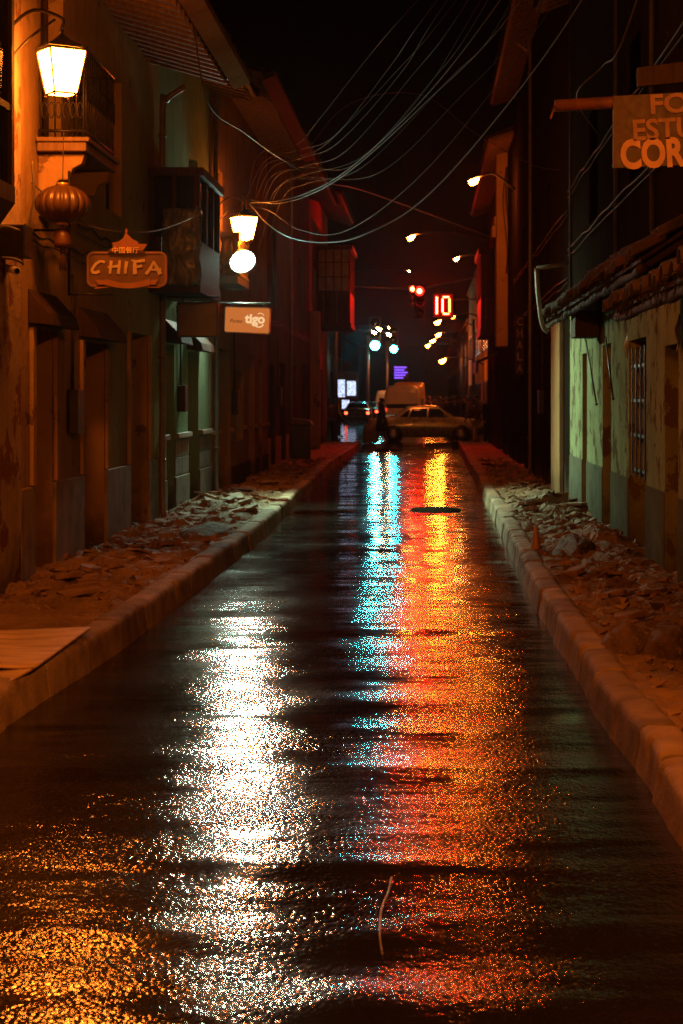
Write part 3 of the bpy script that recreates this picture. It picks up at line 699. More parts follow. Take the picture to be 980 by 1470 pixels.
# ---- pipes, meters and loose wiring on the fronts
def downpipe(parent, X, side, y, z1, r=0.04, mat=None):
    q = MB(); xo = X - side * (r + 0.03); q.tube(catmull([(X - side * 0.35, y, z1 + 0.12), (xo - side * 0.05, y, z1 - 0.05), (xo, y, z1 - 0.3), (xo, y, 2.0), (xo, y, 0.35), (xo - side * 0.06, y, 0.22)], 5), r, 10)
    for z in (0.9, 2.2, 3.5, z1 - 0.5): q.lathe([(r * 1.1, -0.02), (r * 1.35, -0.015), (r * 1.35, 0.015), (r * 1.1, 0.02)], (xo, y, z), 10)
    q.build('downpipe', mat or M['pvc'], parent)
downpipe(L2, XL, -1, 22.85, 5.5); downpipe(L4, XL + 0.02, -1, 28.5, 6.6); downpipe(L5, XL, -1, 44.6, 7.1); downpipe(R2, XR + 0.02, 1, 35.8, 8.6)
def meter(parent, X, side, y, z, w=0.3, h=0.42):
    q = MB(); x0, x1 = sorted((X - side * 0.003, X - side * 0.11)); q.box(x0, x1, y, y + w, z, z + h); o = q.build('meter_box', M['iron'], parent, 0.01)
    q = MB(); q.tube([(X - side * 0.03, y + w / 2, z + h + 0.002), (X - side * 0.03, y + w / 2, z + h + 1.1)], 0.014, 6); q.build('conduit', M['cable'], parent)
meter(L2, XL, -1, 17.1, 1.35); meter(L3, XL, -1, 24.7, 1.5, 0.26, 0.36); meter(L4, XL + 0.02, -1, 31.4, 1.4); meter(L5, XL, -1, 41.0, 1.5); meter(R2, XR + 0.02, 1, 32.5, 1.4)
def sagwire(parent, X, side, y0, y1, z, r=0.008, n=7, seed=0):
    rn = random.Random(seed); q = MB(); pts = []
    for i in range(n): pts.append((X - side * 0.03, y0 + (y1 - y0) * i / (n - 1), z + rn.uniform(-0.02, 0.02))); 
    full = []
    for a, b in zip(pts, pts[1:]): full += [a, ((a[0] + b[0]) / 2 - side * 0.02, (a[1] + b[1]) / 2, (a[2] + b[2]) / 2 - rn.uniform(0.015, 0.06))]
    q.tube(catmull(full + [pts[-1]], 5), r, 5); q.build('wall_wire', M['cable'], parent)
for P_, X_, sd2, a_, b_2, zz in ((L2, XL, -1, 15.2, 22.0, 3.05), (L2, XL, -1, 17.5, 22.9, 3.3), (L3, XL, -1, 24.4, 28.2, 2.85), (L4, XL + 0.02, -1, 28.4, 38.2, 3.2), (L4, XL + 0.02, -1, 28.4, 38.2, 2.95), (L5, XL, -1, 38.5, 52.4, 3.3), (R1, XR - 0.022, 1, 9.0, 26.2, 3.75), (R1, XR - 0.022, 1, 12.0, 26.2, 4.6), (R2, XR + 0.02, 1, 26.8, 43.2, 3.4), (R2, XR + 0.02, 1, 26.8, 43.2, 4.4)):
    for k_ in range(2): sagwire(P_, X_, sd2, a_, b_2, zz + 0.08 * k_, 0.007 + 0.004 * k_, 7 + k_, int(a_ * 10) + k_)

# ---- blocks beyond the crossing
def far_block(label, x0, x1, y0, y1, h, pl, front=True, storeys=2, awn=None):
    t = thing('building', ((x0 + x1) / 2, (y0 + y1) / 2, 0), label, 'building')
    mb = MB(); mb.box(x0, x1, y0, y1, -0.05, h); mb.box(x0 - 0.15, x1 + 0.15, y0 - 0.15, y1 + 0.15, h + 0.003, h + 0.25); mb.build('wall', pl, t)
    street_x = x1 if x1 < 0 else x0; sd = 1 if x1 < 0 else -1
    for fl in range(storeys):
        z = 0.3 + fl * 3.2; k = int((y1 - y0) / 4)
        for i in range(k):
            y = y0 + 1.2 + i * 4
            w = MB(); xs_ = sorted((street_x + sd * 0.004, street_x + sd * 0.06)); w.box(xs_[0], xs_[1], y, y + 1.5, z if fl == 0 else z + 0.6, z + 2.2)
            wo = w.build('window' if fl else 'door', M['dark_wood'] if fl == 0 else M['white'], t)
            w = MB(); xs_ = sorted((street_x + sd * 0.061, street_x + sd * 0.07)); w.box(xs_[0], xs_[1], y + 0.1, y + 1.4, (z if fl == 0 else z + 0.6) + 0.1, z + 2.1); w.build('pane', M['glass_dark'], wo)
    return t
FL = [(75.0, 96, 8.5, 'pl_dark', 'dark block on the far left corner beyond the crossing'), (96.2, 125, 7.5, 'pl_brown', 'brown block behind the dark taxi, far left'), (125.3, 165, 9.5, 'pl_ochre', 'ochre block with the lit shop front, far left'), (165.4, 240, 8.0, 'pl_brown', 'farthest block on the left of the far street')]
for y0, y1, h, pl, lb in FL: far_block(lb, -16, -9.0 if y0 > 90 else -9.2, y0, y1, h, M[pl])
FR = [(75.2, 98, 7.4, 'pl_orange', 'orange corner block with lit front piers beyond the crossing'), (98.3, 128, 8.8, 'pl_ochre', 'ochre block behind the crowd, far right'), (128.4, 180, 7.0, 'pl_orange', 'orange block behind the far street lamps'), (180.5, 250, 8.0, 'pl_brown', 'farthest block on the right of the far street')]
fr_obj = []
for y0, y1, h, pl, lb in FR: fr_obj.append(far_block(lb, 3.0, 12, y0, y1, h, M[pl]))
fp = MB()
for i in range(8): fp.box(3.05 + i * 1.1, 3.45 + i * 1.1, 74.95, 75.195, 0, 3.1)
fp.box(3.0, 12, 74.9, 75.194, 3.105, 3.5); build_each(fp, 'shop_pier', M['pl_ochre'], fr_obj[0], 0.02)
end = far_block('pale wide building closing the far end of the street', -9, 9, 262, 275, 9, M['concrete'])

# ------------------------------------------------------------------ lamps and signals
E_LANT = emit('lantern_glow', WARM, 235, 0.0)
E_LANT_BRIGHT = emit('bright_lantern_glow', WARM, 850, 0.0)
def lantern(label, c, w, h, wall_x, glow=None):
    """four sided wall lantern, wider at the top, on an iron bracket from the wall"""
    t = thing('wall_lantern', (wall_x, c.y, c.z), label, 'street lantern', 'wall lanterns')
    a, b = w / 2, w / 2 * 0.62; zt, zb = c.z + h / 2, c.z - h / 2
    mtx = Matrix.Translation((c.x, c.y, 0)) @ Matrix.Rotation(R(33), 4, 'Z')
    def q(x, y, z): return mtx @ Vector((x, y, z))
    p = MB(); k = 0.94
    tops = [q(sx * a * k, sy * a * k, zt) for sx, sy in ((-1, -1), (1, -1), (1, 1), (-1, 1))]; bots = [q(sx * b * k, sy * b * k, zb) for sx, sy in ((-1, -1), (1, -1), (1, 1), (-1, 1))]
    p.add(tops + bots, [(0, 1, 5, 4), (1, 2, 6, 5), (2, 3, 7, 6), (3, 0, 4, 7), (7, 6, 5, 4)]); p.build('lantern_glass', glow or E_LANT, t)
    f = MB()
    for i, (sx, sy) in enumerate(((-1, -1), (1, -1), (1, 1), (-1, 1))):
        f.tube([q(sx * a, sy * a, zt), q(sx * b, sy * b, zb)], 0.009, 6)
        sx2, sy2 = ((-1, -1), (1, -1), (1, 1), (-1, 1))[(i + 1) % 4]
        f.tube([q(sx * a, sy * a, zt), q(sx2 * a, sy2 * a, zt)], 0.012, 6); f.tube([q(sx * b, sy * b, zb), q(sx2 * b, sy2 * b, zb)], 0.009, 6)
        f.lathe([(0.004, -0.02), (0.012, -0.01), (0.004, 0.0)], q(sx * b, sy * b, zb - 0.008), 8)
    f.build('lantern_frame', M['iron'], t)
    r = MB(); r.lathe([(a * 1.5, 0.0), (a * 1.45, 0.015), (a * 0.5, 0.075), (a * 0.3, 0.10), (a * 0.12, 0.12), (a * 0.16, 0.15), (0.004, 0.18)], (c.x, c.y, zt + 0.012), 4, 'z', R(33 + 45)); r.build('lantern_cap', M['iron'], t)
    k_ = MB(); top = zt + 0.20
    k_.tube(catmull([(c.x, c.y, top - 0.03), (c.x, c.y, top + 0.06), ((c.x + wall_x) / 2, c.y, top + 0.12), (wall_x + 0.02, c.y, top - 0.05)], 8), 0.014, 8)
    k_.tube(catmull([(c.x - 0.05, c.y, top + 0.05), ((c.x + wall_x) / 2, c.y, top - 0.08), (wall_x + 0.02, c.y, top - 0.3)], 8), 0.010, 6)
    k_.box(wall_x + 0.001, wall_x + 0.02, c.y - 0.05, c.y + 0.05, top - 0.42, top + 0.05); k_.build('bracket', M['iron'], t)
    return t
lantern('nearest glowing wall lantern, large, above the round paper lantern', P(88, 104, 14.4), 0.31, 0.345, XL + 0.03)
lantern('glowing wall lantern on the flaking red and white house, before the bay window', Vector((-2.9, -0.3, 4.3)), 0.375, 0.35, XL + 0.03, E_LANT_BRIGHT)
lantern('glowing wall lantern on the right shop house, before the photo studio banner', Vector((1.62, 6.6, 4.2)), 0.375, 0.35, XR - 0.024, emit('lantern_glow', WARM, 430))
lantern('smaller glowing wall lantern just above the white floodlight', P(350, 328, 28.9), 0.34, 0.36, XL + 0.02)

FLOOD_W = 2400
t = thing('floodlight', P(330, 372, 28.0), 'dazzling white floodlight on the wall below the second lantern', 'floodlight')
fc = P(348, 375, 27.6); aim = Vector((0.42, -1.0, -0.75)).normalized()
rot = aim.to_track_quat('Z', 'Y').to_matrix().to_4x4(); mt = Matrix.Translation(fc) @ rot
def lathe_m(prof, mtx, n=24):
    mb = MB(); mb.lathe(prof, (0, 0, 0), n); mb.v = [mtx @ v for v in mb.v]; return mb
lathe_m([(0.02, 0.0), (0.185, 0.001), (0.187, 0.006), (0.09, 0.024), (0.01, 0.03)], mt).build('lamp_face', emit('mercury_glow', MERC, 330), t)
sp = bpy.data.lights.new('flood_beam', 'SPOT'); sp.energy = FLOOD_W; sp.color = (0.62, 1.0, 0.62); sp.spot_size = R(116); sp.spot_blend = 1.0; sp.shadow_soft_size = 0.08
so = bpy.data.objects.new('flood_beam', sp); COL.objects.link(so); so.parent = t; so.location = fc + aim * 0.19 - ORG[t.name]; so.rotation_euler = Vector((0.62, -0.30, -0.72)).to_track_quat('-Z', 'Y').to_euler()
lathe_m([(0.05, -0.24), (0.09, -0.2), (0.185, -0.03), (0.2, 0.004), (0.205, 0.02), (0.197, 0.02), (0.187, -0.004)], mt).build('reflector', M['steel'], t)
a_ = MB(); a_.tube([fc - aim * 0.2, Vector((-3.15, 28.0, fc.z - 0.05)), Vector((XL + 0.02, 28.1, fc.z - 0.05))], 0.02, 8); a_.build('arm', M['steel'], t)

def cobra(label, head, wall_x, L, hw=0.42, pole=None, tilt=0.0, group='sodium street lamps', col=SODIUM):
    """street lamp: long arm from the facade or a pole, cobra head with a glowing lens under it"""
    t = thing('street_lamp', (wall_x, head.y, head.z - 0.2), label, 'street lamp', group)
    sd = -1 if head.x < wall_x else 1
    lens = MB(); prof = [(0.02, -0.09), (0.3, -0.075), (0.46, -0.03), (0.5, 0.0), (0.02, 0.001)]
    lens.lathe([(r, z) for r, z in prof], (0, 0, 0), 16)
    lens.v = [Vector((head.x + v.x * hw * 0.72, head.y + v.y * hw * 0.7, head.z + v.z * hw * 4.6 + sd * v.x * -0.25 * hw)) for v in lens.v]
    lens.build('lens', emit('sodium_glow', col, L * 0.42), t)
    hd_ = MB(); hd_.lathe([(0.52, 0.004), (0.5, 0.05), (0.36, 0.13), (0.05, 0.17)], (0, 0, 0), 16)
    hd_.v = [Vector((head.x + v.x * hw * 0.72, head.y + v.y * hw * 0.75, head.z + v.z * hw * 1.3 + sd * v.x * -0.25 * hw)) for v in hd_.v]; hd_.build('housing', M['iron'], t)
    am = MB(); am.tube(catmull([(head.x - sd * hw * 0.4, head.y, head.z + hw * 0.2), ((head.x + wall_x) / 2, head.y, head.z + 0.12), (wall_x, head.y, head.z - 0.25)], 6), 0.035, 8); am.build('arm', M['iron'], t)
    if pole:
        pl = MB(); pl.tube([(wall_x, head.y, 0.0), (wall_x, head.y, head.z + 0.1)], [0.11, 0.07], 10); pl.build('pole', M['iron'], t)
    return t
cobra('highest orange street lamp, tilted oval, left of the lit pilaster', P(680, 257, 43.0), XR, 1300, 0.36)
cobra('round orange lamp hanging over the crossing, above the red signal', P(590, 339, 67.0), 2.6, 1400, 0.40, pole=True, col=(1.0, 0.17, 0.018))
cobra('small pale orange lamp between the lit pilaster and the crossing lamp', P(655, 370, 83.0), 3.0, 1700, 0.36, col=(1.0, 0.20, 0.03))
FARL = [(628, 461, 100, 2.6, 600, 'upper of the two orange lamps stacked on the far pole under the countdown'), (629, 479, 112, 2.5, 800, 'lower of the two orange lamps stacked on the far pole under the countdown'),
        (621, 488, 126, 2.5, 1300, 'brightest far orange lamp right of the second green signal'), (614, 495, 132, 2.5, 1200, 'far bright orange lamp nearest the green signals'),
        (635, 516, 92, 2.9, 700, 'lowest orange lamp on the far right, over the crowd'), (650, 454, 88, 3.0, 120, 'tiny orange lamp just right of the countdown')]
for px, py, Y, wx, L, lb in FARL: cobra(lb, P(px, py, Y), wx, L, 0.5 if L > 200 else 0.3, pole=wx < 2.9)
for px, py, Y, wx, L, lb in [(544, 471, 120, -6.9, 260, 'yellow lamp highest above the larger green signal'), (537, 476, 126, -6.9, 260, 'yellow lamp leftmost above the green signals'),
                             (560, 470, 135, -6.9, 200, 'yellow lamp upper of the right pair above the green signals'), (558, 479, 128, -6.9, 240, 'yellow lamp lower of the right pair above the green signals'), (587, 389, 150, -6.9, 300, 'tiny lone pale light high above the red signal')]:
    cobra(lb, P(px, py, Y), wx, L, 0.45 if px != 587 else 0.25, pole=True, col=(1.0, 0.55, 0.2))

def signal_head(t, c, r, lit, colour, L, n=3, horizontal=False):
    hs = MB(); dz = r * 2.5
    for i in range(n):
        off = Vector((i * dz, 0, 0)) if horizontal else Vector((0, 0, -i * dz))
        q = c + off - (Vector((lit * dz, 0, 0)) if horizontal else Vector((0, 0, -lit * dz)))
        hs.box(q.x - r * 1.25, q.x + r * 1.25, q.y + 0.03, q.y + 0.22, q.z - r * 1.24, q.z + r * 1.24)
    hs.build('signal_box', M['black'], t, 0.01)
    for i in range(n):
        off = Vector((i * dz, 0, 0)) if horizontal else Vector((0, 0, -i * dz))
        q = c + off - (Vector((lit * dz, 0, 0)) if horizontal else Vector((0, 0, -lit * dz)))
        l = MB(); l.lathe([(r, 0.028), (r * 0.98, 0.01), (r * 0.5, -0.015), (0.005, -0.02)], q, 20, 'y')
        lo_ = l.build('signal_lens', emit('signal_glow', colour, min(L, 7.0) if colour[1] < 0.1 else L) if i == lit else M['glass_dark'], t)
        if i == lit and colour[1] < 0.1:
            cb_ = MB(); cb_.lathe([(r * 0.62, -0.022), (r * 0.5, -0.03), (0.004, -0.034)], q, 16, 'y'); cb_.build('bulb', emit('bulb_glow', colour, L * 1.8), lo_)
        v = MB(); v.lathe([(r * 1.08, -0.13), (r * 1.1, 0.025), (r * 1.13, 0.025), (r * 1.11, -0.13)], q, 20, 'y')
        keep = [f for f in v.f if len(f) == 4]; v.f = keep; v.sm = [True] * len(keep); v.build('visor', M['black'], t)
RED = (1.0, 0.008, 0.004)
c = P(602, 418, 61.0)
t = thing('traffic_light', (XR, 61.0, c.z), 'glowing red traffic light on a mast arm over the street', 'traffic light')
signal_head(t, c, 0.15, 0, RED, 3000, 3)
a_ = MB(); a_.tube(catmull([(c.x, 61.2, c.z + 0.1), (1.2, 61.2, P(0, 402, 61).z), (XR + 0.3, 61.2, P(0, 388, 61).z)], 6), 0.03, 8); a_.build('mast_arm', M['steel'], t)
c2 = P(592, 415, 72.0)
t2 = thing('traffic_light', (-2.6, 72.0, 0.0), 'second smaller red traffic light peeking out left of the red one', 'traffic light')
signal_head(t2, c2, 0.12, 0, (1.0, 0.04, 0.01), 450, 3)
a_ = MB(); a_.tube([(c2.x, 72.2, c2.z), (-3.6, 72.2, c2.z + 0.15)], 0.035, 8); a_.build('mast_arm', M['steel'], t2)
a_ = MB(); a_.tube([(-3.6, 72.2, 0.0), (-3.6, 72.2, c2.z + 0.4)], [0.08, 0.05], 10); a_.build('pole', M['steel'], t2)
# countdown display
c = P(636, 438.5, 61.0)
t = thing('countdown_display', (XR, 61.0, c.z), 'countdown display showing a glowing red 10 beside the red signal', 'countdown display')
b_ = MB(); b_.box(c.x - 0.36, c.x + 0.36, 61.02, 61.2, c.z - 0.42, c.z + 0.42); b_.build('display_box', M['black'], t, 0.02)
b_ = MB(); b_.box(c.x - 0.33, c.x + 0.33, 61.0165, 61.0195, c.z - 0.39, c.z + 0.39); b_.build('halo_panel', emit('red_halo_glow', (1.0, 0.012, 0.004), 0.22), t)  # added panel whose dim red glow imitates a halo round the digits
dg = MB(); th = 0.075
def seg(x0, x1, z0, z1): dg.box(c.x + x0, c.x + x1, 60.985, 61.016, c.z + z0, c.z + z1)
seg(-0.26, -0.17, -0.30, 0.30)
seg(-0.06, 0.015, -0.24, 0.24); seg(0.175, 0.25, -0.24, 0.24); seg(-0.02, 0.21, 0.245, 0.32); seg(-0.02, 0.21, -0.32, -0.245)
dg.build('digits', emit('countdown_glow', (1.0, 0.015, 0.004), 16), t)
dg = MB()
def seg(x0, x1, z0, z1): dg.box(c.x + x0 + 0.022, c.x + x1 - 0.022, 60.972, 60.984, c.z + z0 + 0.02, c.z + z1 - 0.02)
seg(-0.26, -0.17, -0.30, 0.30); seg(-0.06, 0.015, -0.24, 0.24); seg(0.175, 0.25, -0.24, 0.24); seg(-0.02, 0.21, 0.245, 0.32); seg(-0.02, 0.21, -0.32, -0.245)
dg.build('led_row', emit('led_glow', (1.0, 0.05, 0.012), 120), t)
a_ = MB(); a_.tube([(c.x + 0.3, 61.25, c.z + 0.2), (XR + 0.1, 61.25, c.z + 0.25)], 0.03, 8); a_.build('arm', M['steel'], t)
# green signals far down the street
GRN = (0.02, 0.80, 0.95)
for px, py, Y, rr, L, lb in ((538, 496, 128, 0.33, 260, 'larger glowing blue green signal, left of the pair far down the street'), (565, 501, 132, 0.26, 200, 'smaller glowing blue green signal, right of the pair far down the street')):
    c = P(px, py, Y); t = thing('traffic_light', (c.x - 0.5, Y + 0.3, 0), lb, 'traffic light')
    signal_head(t, c, rr, 2, GRN, L, 3); p_ = MB(); p_.tube([(c.x - 0.5, Y + 0.5, 0), (c.x - 0.5, Y + 0.5, c.z + 2.2 * rr)], 0.1, 10); p_.tube([(c.x - 0.5, Y + 0.5, c.z), (c.x, Y + 0.3, c.z)], 0.06, 8); p_.build('pole', M['steel'], t)
# lit signs and shop windows far away
c = P(576, 535, 140); t = thing('shop_sign', (c.x, 140, c.z), 'small glowing purple sign far down the street', 'sign')
b_ = MB(); b_.box(c.x - 0.62, c.x + 0.62, 140.02, 140.2, c.z - 0.55, c.z + 0.55); b_.build('sign_box', M['black'], t, 0.02)
b_ = MB()
for i in range(5): b_.box(c.x - 0.55, c.x + 0.15 + 0.08 * ((i * 7) % 5), 139.98, 140.01, c.z - 0.45 + i * 0.2, c.z - 0.33 + i * 0.2)
b_.build('glowing_panel', emit('purple_glow', (0.22, 0.08, 1.0), 1.6), t)
p_ = MB(); p_.tube([(c.x, 140.3, 0), (c.x, 140.3, c.z - 0.4)], 0.08, 8); p_.build('post', M['steel'], t)
c = P(497, 556, 124.6); t = thing('lit_shop', (c.x, 124.6, 0), 'bluish white lit shop front beside the dark car with lit tail lights', 'shop')
b_ = MB(); b_.box(c.x - 0.75, c.x + 0.8, 124.62, 124.9, 0.0, 3.4); b_.build('shop_frame', M['dark_wood'], t, 0.02)
b_ = MB(); b_.box(c.x - 0.65, c.x - 0.1, 124.58, 124.61, 1.7, 2.9); b_.box(c.x + 0.05, c.x + 0.65, 124.58, 124.61, 1.8, 2.8); b_.box(c.x - 0.3, c.x + 0.2, 124.58, 124.61, 0.9, 1.5); build_each(b_, 'lit_window', emit('cold_shop_light', (0.62, 0.72, 1.0), 1.6, 0.5), t)

# ------------------------------------------------------------------ signs on the left
def stroke(mb, pts, w0, w1, y, th=0.008):
    """brush stroke in the x-z plane, wide at one end"""
    pts = [Vector((p[0], 0, p[1])) for p in pts]; n = len(pts); L = []; Rr = []
    for i, p in enumerate(pts):
        d = (pts[min(n - 1, i + 1)] - pts[max(0, i - 1)]).normalized(); nn = Vector((-d.z, 0, d.x)); w = (w0 + (w1 - w0) * i / (n - 1)) * 0.68
        L.append(p + nn * w); Rr.append(p - nn * w)
    vs = [Vector((p.x, y, p.z)) for p in L + Rr] + [Vector((p.x, y + th, p.z)) for p in L + Rr]; m = 2 * n
    fs = [(i, i + 1, n + i + 1, n + i) for i in range(n - 1)] + [(0, n, m + n, m), (n - 1, m + n - 1, m + 2 * n - 1, 2 * n - 1)]
    fs += [(i, m + i, m + i + 1, i + 1) for i in range(n - 1)] + [(n + i, n + i + 1, m + n + i + 1, m + n + i) for i in range(n - 1)]
    mb.add(vs, fs)
def rrect(cx, cz, w, h, r, n=6):
    out = []
    for (sx, sz, a0) in ((1, 1, 0), (-1, 1, 90), (-1, -1, 180), (1, -1, 270)):
        for i in range(n + 1):
            a = R(a0 + 90 * i / n); out.append((cx + sx * (w / 2 - r) + r * math.cos(a), cz + sz * (h / 2 - r) + r * math.sin(a)))
    return out
YS = 15.62; pxm = FPX / YS
def SX(px): return (px - VX) / pxm
def SZ(py): return CZ + (VY - py) / pxm
t = thing('hanging_sign', (SX(182), YS, SZ(386)), 'hanging CHIFA restaurant sign with pagoda roof crest and ribbon', 'sign')
w_, h_ = 114 / pxm, 50 / pxm; cx, cz = SX(182), SZ(386.5)
b_ = MB(); b_.prism(rrect(cx, cz, w_, h_, 0.055), 'y', YS, YS + 0.05); b_.build('board', pm('sign_red_brown', (0.075, 0.034, 0.02), (0.05, 0.022, 0.014), rough=0.5, bmp=0.1), t)
o1, o2 = rrect(cx, cz, w_ + 0.004, h_ + 0.004, 0.057), rrect(cx, cz, w_ - 0.032, h_ - 0.032, 0.04); n = len(o1)
b_ = MB(); vs = [(x, YS - 0.012, z) for x, z in o1] + [(x, YS - 0.012, z) for x, z in o2] + [(x, YS - 0.001, z) for x, z in o1] + [(x, YS - 0.001, z) for x, z in o2]
b_.add(vs, [(i, (i + 1) % n, n + (i + 1) % n, n + i) for i in range(n)] + [(i, 2 * n + i, 2 * n + (i + 1) % n, (i + 1) % n) for i in range(n)] + [(n + i, n + (i + 1) % n, 3 * n + (i + 1) % n, 3 * n + i) for i in range(n)]); b_.build('rim', pm('sign_rim', (0.15, 0.065, 0.042), rough=0.5, bmp=0), t)
lt = MB(); yl = YS - 0.01
def LP(px, py): return (SX(110 + px / 6.533), SZ(320 + py / 6.533))
arc = [LP(200 + 62 * math.cos(R(a)) * (1.15), 415 - 58 * math.sin(R(a)) - (25 * math.cos(R(a)) if False else 0)) for a in range(35, 330, 20)]
arc = [LP(265, 372), LP(245, 362), LP(215, 362), LP(180, 385), LP(155, 420), LP(142, 448), LP(155, 466), LP(185, 466), LP(215, 452)]
stroke(lt, arc, 0.016, 0.020, yl)
stroke(lt, [LP(325, 355), LP(318, 420), LP(312, 478)], 0.020, 0.015, yl); stroke(lt, [LP(405, 350), LP(398, 420), LP(392, 480)], 0.016, 0.022, yl); stroke(lt, [LP(292, 415), LP(350, 410), LP(412, 402)], 0.012, 0.018, yl - 0.001)
stroke(lt, [LP(470, 362), LP(460, 425), LP(455, 478)], 0.022, 0.016, yl)
stroke(lt, [LP(545, 360), LP(545, 420), LP(548, 482)], 0.020, 0.026, yl); stroke(lt, [LP(515, 350), LP(560, 362), LP(640, 352)], 0.010, 0.020, yl - 0.001); stroke(lt, [LP(545, 412), LP(580, 412), LP(615, 402)], 0.012, 0.017, yl - 0.002)
stroke(lt, [LP(725, 362), LP(690, 430), LP(650, 482)], 0.015, 0.020, yl); stroke(lt, [LP(722, 362), LP(752, 420), LP(785, 482)], 0.016, 0.026, yl - 0.001); stroke(lt, [LP(672, 432), LP(720, 440), LP(795, 438)], 0.010, 0.018, yl - 0.002)
lt.build('lettering', pm('sign_cream', (0.36, 0.27, 0.17), rough=0.5, bmp=0), t)
rb = MB(); top = [LP(270 + i * 42, 525 + 40 * math.sin(PI * i / 10)) for i in range(11)]; bot = [LP(270 + i * 42, 585 + 30 * math.sin(PI * i / 10)) for i in range(11)]
rb.prism(top + bot[::-1], 'y', YS - 0.02, YS - 0.002)
rb.prism([LP(170, 535), LP(300, 540), LP(305, 605), LP(165, 620), LP(205, 575)], 'y', YS - 0.012, YS - 0.001); rb.prism([LP(660, 540), LP(770, 530), LP(740, 575), LP(785, 610), LP(650, 605)], 'y', YS - 0.012, YS - 0.001)
rb.build('ribbon', pm('sign_orange', (0.19, 0.075, 0.02), (0.15, 0.055, 0.015), rough=0.5, bmp=0.05), t)
pg = MB(); pg.prism([LP(460, 105), LP(482, 110), LP(520, 150), LP(585, 185), LP(578, 200), LP(665, 200), LP(640, 240), LP(620, 262), LP(300, 262), LP(340, 240), LP(345, 205), LP(330, 190), LP(400, 175), LP(440, 145)], 'y', YS - 0.03, YS + 0.01)
pg.lathe([(0.010, 0), (0.014, 0.02), (0.004, 0.05)], (LP(468, 108)[0], YS - 0.01, LP(468, 108)[1]), 8); pg.build('pagoda_crest', M['board_red'] if 'board_red' in M else pm('sign_crest', (0.17, 0.06, 0.025), (0.12, 0.035, 0.014), scale=14, rough=0.5, bmp=0), t)
pn = MB(); pn.prism([LP(300, 266), LP(640, 266), LP(640, 285), LP(300, 285)], 'y', YS - 0.03, YS - 0.013); pn.build('crest_panel', M['dark_wood'], t)
zh = MB(); text_to(zh, '中国餐厅', Vector((*(LP(465, 258)[0], YS - 0.036), LP(465, 258)[1])), 0.05, width=0.23, extrude=0.002); zh.build('crest_lettering', pm('crest_cream', (0.75, 0.5, 0.22), rough=0.5, bmp=0), t)
hb = MB(); hb.tube([(SX(98), YS + 0.03, SZ(422)), (SX(160), YS + 0.03, SZ(422))], 0.010, 8); hb.tube([(SX(98), YS + 0.03, SZ(245)), (SX(98), YS + 0.03, SZ(424))], 0.012, 8)
hb.tube([(XL + 0.01, YS + 0.03, SZ(330)), (SX(98), YS + 0.03, SZ(330))], 0.012, 8); hb.build('bracket', M['iron'], t)
# paper lantern
lc = Vector((SX(97), YS - 0.22, SZ(297)))
t = thing('paper_lantern', lc, 'round ribbed red paper lantern hanging left of the CHIFA sign', 'paper lantern')
b_ = MB(); vs = []; n, k = 144, 16; sc_ = 0.235
for j in range(k + 1):
    a = -PI / 2 + PI * (0.06 + 0.88 * j / k)
    for i in range(n):
        rr = sc_ * math.cos(a) * (1 - 0.055 * (abs(((i * 20 / n) % 1) - 0.5) < 0.22)) if n == 48 else sc_ * math.cos(a) * (1 - 0.075 * (0.5 + 0.5 * math.cos(2 * PI * i / n * 18)) ** 3)
        vs.append(lc + Vector((rr * math.cos(2 * PI * i / n), rr * math.sin(2 * PI * i / n), 0.162 * math.sin(a))))
b_.add(vs, [(j * n + i, j * n + (i + 1) % n, (j + 1) * n + (i + 1) % n, (j + 1) * n + i) for j in range(k) for i in range(n)], True)
b_.build('lantern_body', pm('lantern_silk', (0.062, 0.030, 0.013), (0.045, 0.021, 0.010), rough=0.35, bmp=0), t)
b_ = MB(); b_.lathe([(0.05, 0.155), (0.052, 0.18), (0.03, 0.185), (0.03, 0.155)], lc, 16); b_.lathe([(0.05, -0.18), (0.052, -0.155), (0.03, -0.155), (0.03, -0.18)], lc, 16); build_each(b_, 'ring', pm('lantern_gold', (0.6, 0.35, 0.1), rough=0.3, metal=0.6, bmp=0), t)
b_ = MB(); b_.lathe([(0.02, -0.215), (0.055, -0.225), (0.072, -0.27), (0.075, -0.33), (0.066, -0.37), (0.03, -0.375)], lc, 20); b_.tube([lc + Vector((0, 0, -0.18)), lc + Vector((0, 0, -0.22))], 0.006, 6)
for i in range(10): b_.tube([lc + Vector((0.02 * math.cos(i), 0.02 * math.sin(i), -0.375)), lc + Vector((0.025 * math.cos(i), 0.025 * math.sin(i), -0.56))], 0.003, 4)
b_.build('tassel', pm('tassel_red', (0.09, 0.035, 0.015), rough=0.45, bmp=0.2), t)
b_ = MB(); b_.tube([lc + Vector((0, 0, 0.18)), lc + Vector((0.0, 0.05, 0.62))], 0.004, 5); b_.build('cord', M['cable'], t)
# blank dark sign
t = thing('hanging_sign', P(283, 458, 22.8), 'dark blank hanging sign board between the CHIFA and tigo signs', 'sign')
a, b = P(253, 433, 22.8), P(313, 484, 22.8)
b_ = MB(); b_.box(a.x, b.x, 22.8, 22.92, b.z, a.z); b_.build('board', pm('dark_sign_board', (0.035, 0.025, 0.022), (0.02, 0.016, 0.015), rough=0.45, bmp=0.1), t, 0.02)
b_ = MB(); b_.tube([(XL + 0.02, 22.86, a.z + 0.06), (b.x, 22.86, a.z + 0.06)], 0.012, 8); b_.tube([(a.x + 0.08, 22.86, a.z), (a.x + 0.08, 22.86, a.z + 0.06)], 0.008, 6); b_.tube([(b.x - 0.08, 22.86, a.z), (b.x - 0.08, 22.86, a.z + 0.06)], 0.008, 6); b_.build('bracket', M['iron'], t)
